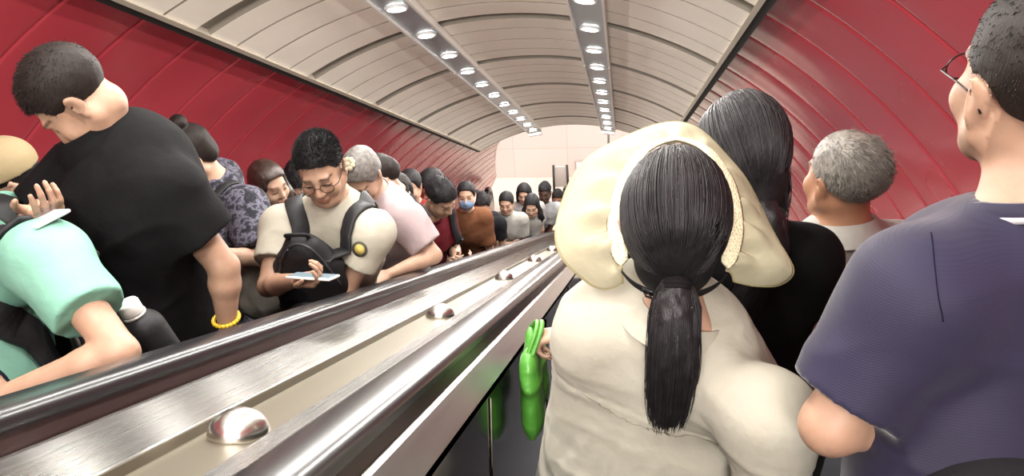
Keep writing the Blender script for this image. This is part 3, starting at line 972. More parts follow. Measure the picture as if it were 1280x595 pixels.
    def legs(s, mat, res=.014, name='trousers', shoes=None, short=False):
        J, q, w = s.J, s.q, s.w
        sd = SD()
        fw = s.Y @ np.array([0, 1.0, 0])
        sd.rc(s.pt(0, 0, .90), s.pt(0, 0, 1.0), .155 * q * w, .140 * q * w, .04, (fw, 1.42))
        for n in 'LR':
            sd.rc(J['hp' + n], J['kn' + n], .096 * q * w, .072 * q, .04)
            if not short: sd.rc(J['kn' + n], J['an' + n], .072 * q, .060 * q, .03)
        if short: sd.cut(s.pt(0, 0, .45), (0, 0, -1))
        else: sd.cut(s.pt(0, 0, .06), (0, 0, -1))
        sd_object(name, sd, res, mat, s.root, 1)
        if shoes:
            for n in 'LR':
                sd = SD()
                a = s.base * [1, 1, 0] + [0, 0, s.base[2]]
                an, to = J['an' + n].copy(), J['to' + n].copy()
                an[2] = s.base[2] + .045; to[2] = s.base[2] + .036
                back = an - s.Y @ np.array([0, .03, 0])
                sd.rc(back, to, .043 * q, .038 * q, .02); sd.rc(an, an + [0, 0, .04], .042 * q, .044 * q, .02)
                sd.cut((0, 0, s.base[2] + .001), (0, 0, -1))
                sd_object('shoe', sd, .01, shoes, s.root, 1)
    def collar_ring(s, mat, r=.066, hgt=.012, thick=.006, name='collar', tilt=14, drop=0.0, parent=None, flat=1.0, bands=None):
        """knitted neck band round the base of the neck"""
        q = s.q
        c = s.J['neck'] + s.Rt @ np.array([0, .012, .012 - drop]) * q
        M = s.Rt @ Rx(-tilt)
        mb = MB(); n = 40
        th = np.linspace(0, 2 * np.pi, n, endpoint=False)
        v = []
        prof = [(r, -hgt), (r + thick, -hgt), (r + thick * .7, hgt), (r - thick * .2, hgt)]
        for t in th:
            for rr, z in prof:
                v.append(c + M @ (np.array([rr * math.sin(t), rr * 1.02 * math.cos(t), z - .012 * max(0, math.cos(t))]) * q))
        f = [(i * 4 + k, ((i + 1) % n) * 4 + k, ((i + 1) % n) * 4 + (k + 1) % 4, i * 4 + (k + 1) % 4) for i in range(n) for k in range(4)]
        mb.add(v, f)
        return mb.build(name, mat, parent or s.root)
    def fold_collar(s, mat, r=.066, stand=.03, leaf=.045, gap=28, tilt=12, spread=.022, drop=0.0, name='collar'):
        """shirt collar: a stand with the leaf folded down over it, open at the front"""
        q = s.q
        c = s.J['neck'] + s.Rt @ np.array([0, .012, -.008 - drop]) * q
        M = s.Rt @ Rx(-tilt)
        n = 44
        th = np.linspace(rad(gap), rad(360 - gap), n)
        prof0 = [(0.0, -.012), (.0015, stand * .6), (.004, stand), (.009, stand + .002), (.013, stand - .004), (.013 + spread * .6, stand - leaf * .55), (.012 + spread, stand - leaf), (.009 + spread, stand - leaf + .001), (.010 + spread * .55, stand - leaf * .5), (.008, stand - .010), (.003, -.012)]
        k = len(prof0); v = []
        for t in th:
            e = 1 + .35 * max(0, math.cos(t)) ** 2
            for dr, z in prof0:
                rr = r + dr
                z2 = stand + (z - stand) * (e if z < stand - .004 and dr > .006 else 1)
                v.append(c + M @ (np.array([rr * math.sin(t), rr * 1.05 * math.cos(t), z2]) * q))
        f = [(i * k + j, (i + 1) * k + j, (i + 1) * k + (j + 1) % k, i * k + (j + 1) % k) for i in range(n - 1) for j in range(k)]
        f += [tuple(range(k)), tuple((n - 1) * k + j for j in range(k))[::-1]]
        mb = MB(); mb.add(v, f)
        return mb.build(name, mat, s.root, True, auto=50)
    # ---------------------------------------------------------------- hair
    def hair_cap(s, mat, top=.018, side=.006, line=None, res=.005, noise=.002, nscale=90, name='hair', capmat=None, back=.0, extra=None, strands=0, slen=.012, smat=None, seed=3, up=.5, flow=(0, .4, .3), smooth=1, shift=(0, -.002, 0), r0=.0011):
        """hair close to the skull; line maps y to the lowest z of the hair"""
        h, c = s.h, s.hs
        sd = SD(); s.sd_hair = sd
        sh = np.array(shift)
        sd.el(h(*(np.array([0, -.012, .040 + (top - side) * .5]) + sh)), np.array([.074 + side, .0955 + (side + top) * .5, .081 + (top + side) * .5]) * c, s.Rh, .01)
        if extra: extra(sd)
        ln = line or ([-.12, -.07, -.03, -.004, .004, .03, .05, .075, .1], [-.075, -.062, -.035, .0, .012, .006, .055, .070, .078])
        def fn(P):
            p = s.hinv(P)
            lim = np.interp(p[:, 1], ln[0], ln[1])
            return np.maximum(0, 0) * p[:, 0]
        o = s
        base = sd.f
        def f(P, margin=.06, detail=True):
            out = base(P, margin, False)
            p = o.hinv(P)
            if detail and noise: out = out + noise * vnoise(p * np.array([nscale, nscale * .5, nscale * .5]), seed) + noise * .7 * vnoise(p * nscale * .25, seed + 1)
            return np.maximum(out, (np.interp(p[:, 1], ln[0], ln[1]) - p[:, 2] + .004 * vnoise(p * 60, seed + 2) * bool(detail)) * .8 * c)
        sd.f = f
        ob = sd_object(name, sd, res, capmat or mat, s.root, smooth)
        if strands:
            me = ob.data
            n = len(me.vertices); co = np.zeros(n * 3, np.float32); me.vertices.foreach_get('co', co); co = co.reshape(-1, 3)
            no = np.zeros(n * 3, np.float32); me.vertices.foreach_get('normal', no); no = no.reshape(-1, 3)
            r = np.random.default_rng(seed)
            p = s.hinv(co)
            ok = np.nonzero(p[:, 2] > np.interp(p[:, 1], ln[0], ln[1]) + .002)[0]
            pick = r.choice(ok, strands)
            jit = r.normal(0, .35, (strands, 3))
            fl = s.Rh @ np.array(flow, float)
            pk = p[pick]; grow = np.clip((pk[:, 2] + .06) / .15, .35, 1.0)[:, None]
            d = no[pick] * up + fl + jit * .6
            d /= np.linalg.norm(d, axis=1)[:, None]
            L = slen * grow * r.uniform(.6, 1.25, (strands, 1))
            b = co[pick] - no[pick] * .003
            d2 = d + s.Rh @ np.array([0, 0, -.25])
            lines = np.stack([b, b + d * L * .5, b + d * L * .55 + d2 * L * .45], 1)
            st = link('hair_strands', strands_mesh(lines, r0, .0004), smat or mat, ob)
        return ob
    def eyeglasses(s, frame, lens_mat, w=.024, hgt=.017, y=.106, z=-.004, half=False):
        g = MB()
        root = None
        for sx in (-1, 1):
            ring = [s.h(sx * .034 + w * math.cos(t), y - .004 * abs(math.cos(t)), z + hgt * math.sin(t)) for t in np.linspace(0, 2 * np.pi, 25)]
            g.tube(ring, .0013, 6)
            g.tube([s.h(sx * (.034 + w), y - .004, z + .004), s.h(sx * .074, y - .022, z + .006), s.h(sx * .0785, .03, z + .006), s.h(sx * .082, -.012, z + .004), s.h(sx * .080, -.028, z - .012)], .0014, 6)
        g.tube([s.h(-.012, y + .001, z + .004), s.h(0, y + .004, z + .007), s.h(.012, y + .001, z + .004)], .0013, 6)
        fr = g.build('eyeglasses', frame, s.root)
        for sx in (-1, 1):
            m = MB()
            ring = np.array([s.h(sx * .034 + w * .96 * math.cos(t), y - .003, z + hgt * .96 * math.sin(t)) for t in np.linspace(0, 2 * np.pi, 24, endpoint=False)])
            n = len(ring); off = s.Rh @ np.array([0, .0012, 0])
            m.add(np.concatenate([ring, ring + off]), [tuple(range(n)), tuple(range(n, 2 * n))[::-1]] + [(i, n + i, n + (i + 1) % n, (i + 1) % n) for i in range(n)])
            m.build('lens', lens_mat, fr, False)
        return fr

SKIN_A = skin('skin_warm', 'd4a98e'); SKIN_B = skin('skin_light', 'e2b89d'); SKIN_C = skin('skin_tan', 'c89272'); SKIN_D = skin('skin_dark', '5a3c2e')
HAIR = hair_mat('black_hair', '171416', '272426', .46, .3); CAPH = hair_mat('black_hair_base', '141214', '1f1d1f', .7, .2)
HAIRM = hair_mat('short_black_hair', '171517', '262426', .62, .2)
HAIR_BR = hair_mat('brown_black_hair', '17110f', '231a17', .6, .25); HAIR_GR = hair_mat('grey_hair', '5d5852', '938d84', .5)
SHOE_B = simple('black_shoe', '1f1f21', .5); SHOE_W = simple('white_shoe', 'd8d6d2', .55)
GLASSLENS = Mat('spectacle_lens'); GLASSLENS.set(color=(1, 1, 1, 1), rough=.02, trans=1.0, ior=1.15, spec=.5); GLASSLENS = GLASSLENS.m
FRAME_D = simple('dark_metal_frame', '2c2625', .3, .6); FRAME_G = simple('thin_silver_frame', '8c8078', .25, .8)
# ================================================================ the passengers close by, backs turned
CREAM = cloth('cream_cotton', 'd9d4c4', 'd2ccbb', bump=.15)
HATC = cloth('khaki_cream_hat_cloth', 'd8d0b2', 'cfc6a6', bump=.12)
def mesh_band():
    m = Mat('woven_cream_band'); m.set(rough=.75)
    vo = m.n('ShaderNodeTexVoronoi'); vo.inputs['Scale'].default_value = 260
    m.l(m.coords('Object'), vo.inputs['Vector'])
    m.ramp(vo.outputs['Distance'], [(.2, lin('b8ae8c')), (.5, lin('ddd4b4'))], 'Base Color')
    m.bump(vo.outputs['Distance'], .7, .002)
    return m.m
MBAND = mesh_band()
ELAST = cloth('black_elastic', '1d1c1e', '252426')
BUCKLE = simple('black_plastic', '1b1b1d', .3)
DKTIE = cloth('dark_hair_tie', '1a1719', '241f22')

def sun_hat_woman():
    P = Person(.085, -8.13, -32, 1.55, 'person seen from behind in a wide cream sun visor and a cream shirt', bow=6, head=(-19, 30, 0), fem=True, skin=SKIN_B, w=1.06, sh=1.08, side=8)
    P.fit((.082, -8.128, 6.037))
    J = P.J
    J['neck'] = np.array([.082, -8.200, 5.884]); J['upper'] = J['upper'] + np.array([0, 0, -.03])
    J['shR'] = np.array([.222, -8.325, 5.815]); J['shL'] = np.array([-.048, -8.160, 5.830])
    P.hands['L'] = P.hands['R'] = dict(d=P.Y @ np.array([0, .9, .1]), palm=np.array([0, 0, 1.0]), curl=(40, 45, 48, 50))
    for n, sx in (('L', -1), ('R', 1)):
        J['el' + n] = J['sh' + n] + P.Y @ np.array([sx * .03, -.01, -.27])
        J['wr' + n] = J['el' + n] + P.Y @ np.array([-sx * .12, .17, .03])
    P.body(.0055)
    h = P.h
    # --- scalp hair, drawn back to the tie
    tie = np.array([0.002, -.108, .004])
    cen = np.array([0, -.014, .041]); er = np.array([.0835, .1062, .1015])
    def extra(sd):
        sd.el(h(0, -.075, -.02), np.array([.048, .04, .045]) * P.hs, P.Rh, .03)
        sd.el(h(0, -.06, -.035), np.array([.056, .038, .038]) * P.hs, P.Rh, .03)
    hair = P.hair_cap(HAIR, .011, .009, ([-.13, -.09, -.06, -.03, .0, .03, .06, .1], [-.072, -.072, -.06, -.04, -.01, .03, .06, .085]), .0045, 0, 70, extra=extra, capmat=CAPH)
    r = np.random.default_rng(11)
    lines = []
    dt = (tie - cen) / er; dt /= np.linalg.norm(dt)
    for i in range(1500):
        a = r.uniform(-2.2, 2.2)
        zz = np.interp(abs(a), [0, .8, 1.57, 2.2], [.30, .25, -.15, -.75]) + r.uniform(-.1, .75)
        d0 = np.array([math.sin(a), math.cos(a), 0]) * math.sqrt(max(.02, 1 - min(zz, .98) ** 2)) + np.array([0, 0, zz])
        d0 /= np.linalg.norm(d0)
        om = math.acos(np.clip(d0 @ dt, -1, 1))
        t = np.linspace(0, 1, 14)[:, None]
        d = (np.sin((1 - t) * om) * d0 + np.sin(t * om) * dt) / max(math.sin(om), 1e-3)
        off = 1.004 + .014 * r.random() + .008 * np.sin(t * 3.1) * r.normal()
        p = cen + d * er * off
        jit = r.normal(0, .006, 3) * [1, .6, 1]
        k = np.clip((t - .55) / .45, 0, 1) ** 1.5
        p = p * (1 - k) + (tie + jit) * k
        lines.append(P.hc + (p * P.hs) @ P.Rh.T)
    link('hair_strands', strands_mesh(lines, .0010, .0008), HAIR, hair)
    # --- tie and ponytail
    T = h(*tie); back = P.Rh @ np.array([0, -1.0, 0])
    B2 = nrm(back * [1, 1, 0])
    path = spline([T + B2 * -.004, T + B2 * .014 + [0, 0, -.014], T + B2 * .040 + [-.002, 0, -.060], T + B2 * .058 + [-.003, 0, -.12], T + B2 * .066 + [-.006, 0, -.19], T + B2 * .070 + [-.009, 0, -.245]], 20); back = B2
    sd = SD()
    sd.chain(path, np.interp(np.linspace(0, 1, 20), [0, .08, .3, .6, .85, 1], [.011, .012, .027, .031, .020, .005]), .01, (back, 1.5))
    sd.disp.append(lambda Q: .0018 * vnoise(Q * np.array([260, 260, 14]), 4) + .003 * vnoise(Q * np.array([70, 70, 7]), 5))
    pony = sd_object('ponytail', sd, .004, HAIR, P.root, 1)
    lines = []
    W_ = np.interp(np.linspace(0, 1, 20), [0, .08, .3, .6, .85, 1], [.012, .014, .036, .039, .034, .026])
    lat = np.cross(back, [0, 0, 1.0]); lat /= np.linalg.norm(lat)
    for i in range(1500):
        a = r.uniform(0, 2 * np.pi); rr = math.sqrt(r.random())
        n = r.uniform(.72, 1.0)
        tt = np.linspace(0, n, 14); pp = np.stack([np.interp(tt, np.linspace(0, 1, 20), path[:, k]) for k in range(3)], 1)
        ww = np.interp(tt, np.linspace(0, 1, 20), W_)
        wob = np.cumsum(r.normal(0, .0007, (14, 3)), 0)
        lines.append(pp + lat * (ww * rr * math.cos(a))[:, None] + back * (ww * rr * math.sin(a) * .68)[:, None] + wob)
    link('strands', strands_mesh(lines, .0011, .0004), HAIR, pony)
    mb = MB()
    for k, rr in ((-.006, .0205), (.0, .0225), (.006, .021)):
        ax = nrm(back * .75 + np.array([0, 0, -.66])); u_ = nrm(np.cross(ax, lat)); c = T + ax * (.012 + k)
        ring = [c + rr * .86 * (math.cos(t) * lat + math.sin(t) * u_) for t in np.linspace(0, 2 * np.pi, 21)]
        mb.tube(ring, .0048, 8)
    mb.build('hair_tie', DKTIE, P.root)
    # --- sun visor: band, brim, elastic strap with its slider
    phis = np.linspace(-2.12, 2.12, 81)
    def bandpt(phi, up=0.0, out=0.0):
        a = abs(phi)
        x = (.086 + out) * math.sin(phi); y = -.012 + (.120 + out) * math.cos(phi) if a < 1.57 else -.012 + (.085 + out) * math.cos(phi)
        z = np.interp(a, [0, .6, 1.1, 1.57, 2.12], [.078, .071, .046, .008, -.030])
        return np.array([x, y, z + up])
    v = []; m = len(phis)
    for phi in phis:
        wd = .042 * np.interp(abs(phi), [0, 1.5, 2.0, 2.12], [1, 1, .75, .35])
        for o_, u_ in ((0.0, -.4), (.004, -.5), (.0065, -.3), (.0075, 0), (.0065, .3), (.004, .5), (0, .4), (-.001, 0)):
            v.append(h(*bandpt(phi, u_ * wd * .62, o_ + .002 - u_ * wd * .75)))
    k = 8
    f = [(j * k + i, j * k + (i + 1) % k, (j + 1) * k + (i + 1) % k, (j + 1) * k + i) for j in range(m - 1) for i in range(k)] + [tuple(range(k))[::-1], tuple((m - 1) * k + i for i in range(k))]
    vis = link('sun_visor', mesh_from(v, f), MBAND, P.root)
    vis['label'] = 'wide cream cloth sun visor with a woven band'
    ctrl = [(-2.12, (-.082, -.068, -.068)), (-1.98, (-.110, -.074, -.078)), (-1.85, (-.140, -.066, -.074)), (-1.62, (-.182, -.030, -.055)), (-1.3, (-.195, .030, -.030)), (-.95, (-.172, .108, -.012)), (-.55, (-.118, .172, .004)), (-.15, (-.035, .204, .022)), (.2, (.040, .202, .016)), (.6, (.108, .158, -.030)), (1.0, (.148, .085, -.066)), (1.35, (.174, .028, -.070)), (1.65, (.190, -.022, -.092)), (1.85, (.172, -.040, -.106)), (2.0, (.136, -.045, -.100)), (2.12, (.098, -.056, -.072))]
    cp = np.array([c[0] for c in ctrl]); cv = np.array([c[1] for c in ctrl])
    sp = spline(np.concatenate([cp[:, None], cv], 1), 400)
    order = np.argsort(sp[:, 0])
    ph2 = np.linspace(-2.12, 2.12, 170)
    outer = np.stack([np.interp(ph2, sp[order, 0], sp[order, i + 1]) for i in range(3)], 1)
    nr = 22; v = []; ro = np.random.default_rng(5)
    for i, phi in enumerate(ph2):
        a = bandpt(phi, -.012 * np.interp(abs(phi), [0, 1.6, 2.12], [1, 1, .3]), .008); b = outer[i]
        e = np.interp(abs(phi), [0, 1.0, 1.6, 2.12], [.35, .6, 1.0, .9])      # gathers near the ends
        for j in range(nr):
            t = j / (nr - 1)
            p = a + (b - a) * t
            p[2] += .016 * math.sin(math.pi * t) * (1 - .5 * e)
            g = math.sin(phi * 17 + .8 * math.sin(phi * 5)) * math.exp(-((t - .28) / .26) ** 2) * .0095 * e
            g += math.sin(phi * 7.5 + 1.2) * t * .007 * e
            g += .004 * math.sin(phi * 31 + 4 * t) * math.exp(-((t - .18) / .16) ** 2) * e
            nrmv = nrm(np.array([.35 * math.sin(phi), .35 * math.cos(phi), .85]))
            v.append(h(*(p + nrmv * g)))
    f = [(i * nr + j, (i + 1) * nr + j, (i + 1) * nr + j + 1, i * nr + j + 1) for i in range(len(ph2) - 1) for j in range(nr - 1)]
    br = link('brim', mesh_from(v, f), HATC, vis)
    md = br.modifiers.new('thickness', 'SOLIDIFY'); md.thickness = .0022; md.offset = 0
    V = np.array(v).reshape(len(ph2), nr, 3)
    mb = MB(); mb.tube(np.concatenate([V[0, 4:, :], V[:, -1, :], V[-1, 4:, :][::-1]])[::1], .0016, 6)
    mb.build('brim_piping', cloth('khaki_piping', 'cfc18c', 'c4b680'), vis)
    mb = MB(); mb.tube(V[:, -3, :] + np.array([0, 0, .0014]), .0005, 4); mb.build('stitching', cloth('khaki_thread', 'b9ab78', 'b0a270'), vis)
    # elastic strap over the nape
    sp = []
    for t in np.linspace(-1, 1, 31):
        ang = t * .98
        sp.append(h(.088 * math.sin(ang * 1.06), -.014 - .1125 * math.cos(ang * .98), -.034 + .014 * (1 - t * t)))
    sp, sn = hair_snap(P, sp, .003)
    v, f = ribbon(sp, sn, .020, .003)
    mb = MB(); mb.add(v, f); mb.build('elastic_strap', ELAST, vis)
    c = sp[9]; n = sn[9]; tdir = nrm(sp[10] - sp[8]); up_ = np.cross(n, tdir)
    mb = MB()
    for o_ in (-.009, 0, .009): mb.tube([c + n * .005 + tdir * o_ - up_ * .013, c + n * .006 + tdir * o_ + up_ * .013], .0016, 6)
    for o_ in (-.013, .013): mb.tube([c + n * .005 + up_ * o_ - tdir * .010, c + n * .005 + up_ * o_ + tdir * .010], .0018, 6)
    mb.build('strap_slider', BUCKLE, vis)
    # --- shirt
    sd = P.top_sdf(sleeve=2.0, loose=1.0, hem=-.12, sl_r=1.08, neck_r=.062)
    P.wrinkles(sd, .0026, 3, (9, 9, 16))
    Rt = P.Rt
    def U(x, y, z): return P.up(x, y, z) + P.top_shift
    fwd = Rt @ np.array([0, 1.0, 0])          # the loose back hangs straight from the shoulders
    sd.rc(U(0, -.010, .34), U(0, -.02, -.10), .176, .186, .06, (fwd, 1.45))
    sd.rc(U(-.11, -.050, .405), U(.11, -.050, .405), .062, .062, .05)
    for a, b, w_, am in ((U(.20, -.13, .40), U(.13, -.17, .18), .014, .010), (U(-.18, -.11, .38), U(-.15, -.14, .2), .012, .008), (U(.1, -.15, .26), U(.05, -.16, .08), .018, .007), (U(-.05, -.15, .24), U(-.1, -.16, .05), .016, .008), (U(.02, -.16, .29), U(.0, -.16, .0), .014, .007), (U(-.13, -.14, .27), U(-.16, -.13, .0), .013, .008), (U(.14, -.14, .29), U(.11, -.15, .02), .015, .009), (U(.16, -.15, .25), U(.2, -.13, .06), .012, .008), (U(.21, -.1, .33), U(.23, -.06, .15), .01, .009)):
        P.fold(sd, a, b, w_ * .7, am * .65); P.fold(sd, a + Rt @ np.array([.020, 0, 0]), b + Rt @ np.array([.020, 0, 0]), w_ * .7, am * .6, -1)
    # yoke seam: a shallow step all across the back
    def yz(x): return .335 - .012 * np.cos(x * 9)
    def yoke(Q):
        L = (Q - P.hip - P.top_shift) @ Rt / P.q
        d = L[:, 2] - yz(L[:, 0])
        m = (L[:, 1] < .02) & (np.abs(L[:, 0]) < .24)
        puck = .0014 * np.sin(L[:, 0] * 300 + 2 * np.sin(L[:, 0] * 60)) * np.exp(-((d + .012) / .014) ** 2)
        return np.where(m, .0026 * np.exp(-(d / .0035) ** 2) + np.where(d < 0, -.0016, 0) * np.exp(-np.abs(d) / .05) + puck, 0)
    sd.disp.append(yoke)
    shirt = P.top(sd, CREAM, .0055)
    xs = np.linspace(-.205, .205, 60)
    line, ln = sd.snap([U(x, -.16 * math.cos(x * 4.5) - .02, yz(x)) for x in xs], .0004)
    mb = MB(); mb.tube(line, .0009, 5); mb.build('yoke_seam', cloth('cream_thread', 'b5ad9a', 'a8a08e'), shirt)
    P.fold_collar(CREAM, .064, .032, .046, 26, 16, .020)
    P.legs(cloth('beige_trousers', '8d8678', '857e70'), shoes=SHOE_W)
    return P

def hair_snap(P, pts, off):
    return P.sd_hair_snap(pts, off) if hasattr(P, 'sd_hair_snap') else (np.array(pts), np.array([nrm((np.asarray(p) - P.hc)) for p in pts]))

HATW = sun_hat_woman()

# ---------------------------------------------------------------- man in the navy T-shirt, close on the right
def knit_navy():
    m = Mat('navy_mesh_jersey'); m.set(rough=.7, spec=.3, sheen=.3, sheenr=.4)
    v = m.coords('Object')
    m.ramp(m.noise(v, 6, 3), [(.35, lin('221e36')), (.65, lin('1c182d'))], 'Base Color')
    wv = m.n('ShaderNodeTexWave', wave_type='BANDS', bands_direction='Z'); wv.inputs['Scale'].default_value = 110; wv.inputs['Distortion'].default_value = .4
    m.l(v, wv.inputs['Vector'])
    n1 = m.bump(wv.outputs['Fac'], .12, .0012)
    m.bump(m.noise(v, 700, 1), .2, .001, n1)
    return m.m
NAVY = knit_navy()
def navy_man():
    P = Person(.44, -8.36, 28, 1.72, 'person in a navy jersey with white-striped collar and spectacles, closest on the right', bow=4, head=(2, -20, -2), skin=SKIN_A, w=1.02, sh=1.0)
    P.fit((.498, -8.245, 6.300))
    J = P.J; J['shL'] = np.array([.352, -8.39, 6.092])
    J['neck'] = np.array([.500, -8.320, 6.168]); J['upper'] = np.array([.505, -8.34, 6.055])
    J['shR'] = J['shR'] + np.array([-.05, 0, 0])
    J['elL'] = np.array([.262, -8.458, 5.935]); J['wrL'] = J['elL'] + np.array([.20, .10, -.06])
    J['elR'] = J['shR'] + P.Y @ np.array([-.01, -.03, -.28]); J['wrR'] = J['elR'] + P.Y @ np.array([-.02, .16, -.16])
    for n in 'LR': P.hands[n] = dict(d=P.Y @ np.array([.6 if n == 'L' else -.1, .7, -.4]), palm=np.array([0, 0, 1.0]), curl=(45, 50, 50, 52))
    P.body(.005, tint=P.face_tint(stub=lambda p: np.where((p[:, 1] < .03) & (np.abs(p[:, 0]) > .02), np.clip((p[:, 2] + .085) / .03, 0, 1) * .55 * (p[:, 1] < -.03), 0)))
    P.hair_cap(HAIR_BR, .012, .004, ([-.13, -.08, -.045, -.02, .0, .02, .03, .05, .075, .1], [-.060, -.060, -.035, .012, .022, .020, .002, .05, .068, .08]), .004, .0012, 120, strands=6500, slen=.008, up=.4, flow=(0, -.3, -.55), r0=.0009)
    P.eyeglasses(FRAME_D, GLASSLENS)
    sd = P.top_sdf(sleeve=.80, loose=1.06, hem=-.12, sl_r=1.14, neck_r=.070)
    sd.rc(J['neck'] + np.array([-.03, -.01, -.105]), J['shL'] + np.array([.03, .0, -.015]), .062, .064, .05)
    P.wrinkles(sd, .0045, 8, (5, 5, 9))
    def U(x, y, z): return P.up(x, y, z) + P.top_shift
    for a, b, w_, am in ((U(-.17, -.12, .36), U(-.10, -.17, .16), .02, .011), (U(-.2, -.09, .33), U(-.12, -.15, .05), .018, .010), (U(-.05, -.17, .2), U(.15, -.15, .12), .022, .009), (U(-.1, -.17, .12), U(.12, -.16, .02), .02, .010), (U(-.25, -.03, .34), U(-.27, .0, .25), .013, .009), (U(-.23, -.07, .38), U(-.26, -.05, .26), .012, .009), (U(.1, -.15, .35), U(.0, -.17, .22), .02, .007)):
        P.fold(sd, a, b, w_, am); P.fold(sd, a + [0.012, -.01, .03], b + [.012, -.01, .03], w_, am * .8, -1)
    shirt = P.top(sd, NAVY, .0055, 'jersey')
    # raglan seam from the collar down to the armpit
    ln, nn = sd.snap(spline([(.357, -8.384, 6.176), (.349, -8.426, 6.162), (.347, -8.461, 6.142), (.352, -8.484, 6.121)], 30), .0006)
    mb = MB(); mb.tube(ln, .0007, 5); mb.build('sleeve_seam', cloth('dark_navy_thread', '201d33', '1c1a2c'), shirt)
    # collar band, navy with a white stripe
    col = P.collar_ring(NAVY, .070, .017, .009, 'collar_band', 16, .004)
    P.collar_ring(cloth('white_stripe', 'e9e6ea', 'e2dfe4'), .0792, .0036, .0022, 'collar_stripe', 16, .0055, parent=shirt)
    P.legs(cloth('charcoal_trousers', '2c2c30', '26262a'), shoes=SHOE_B)
    # black sling bag across the small of the back
    bag = empty('sling_bag', P.up(0, -.2, .05), 'black sling bag worn low across the back of the navy jersey', 'bag')
    s2 = SD(); c = U(-.06, -.175, .115)
    s2.rc(c + P.Y @ np.array([-.10, .02, -.03]), c + P.Y @ np.array([.16, .0, .04]), .042, .050, .02, (P.Y @ np.array([0, 1.0, 0]), 2.2))
    P.wrinkles(s2, .004, 4, (14, 14, 14))
    BLK = cloth('black_bag_cloth', '19191c', '222226', bump=.3)
    sd_object('bag_body', s2, .007, BLK, bag)
    st, sn = sd.snap(spline([U(.10, -.2, .04), U(.17, -.17, .2), U(.19, -.12, .38), U(.15, -.03, .52)], 30), .004)
    v, f = ribbon(st, sn, .035, .004); mb = MB(); mb.add(v, f); mb.build('strap', BLK, bag)
    return P
NAVM = navy_man()

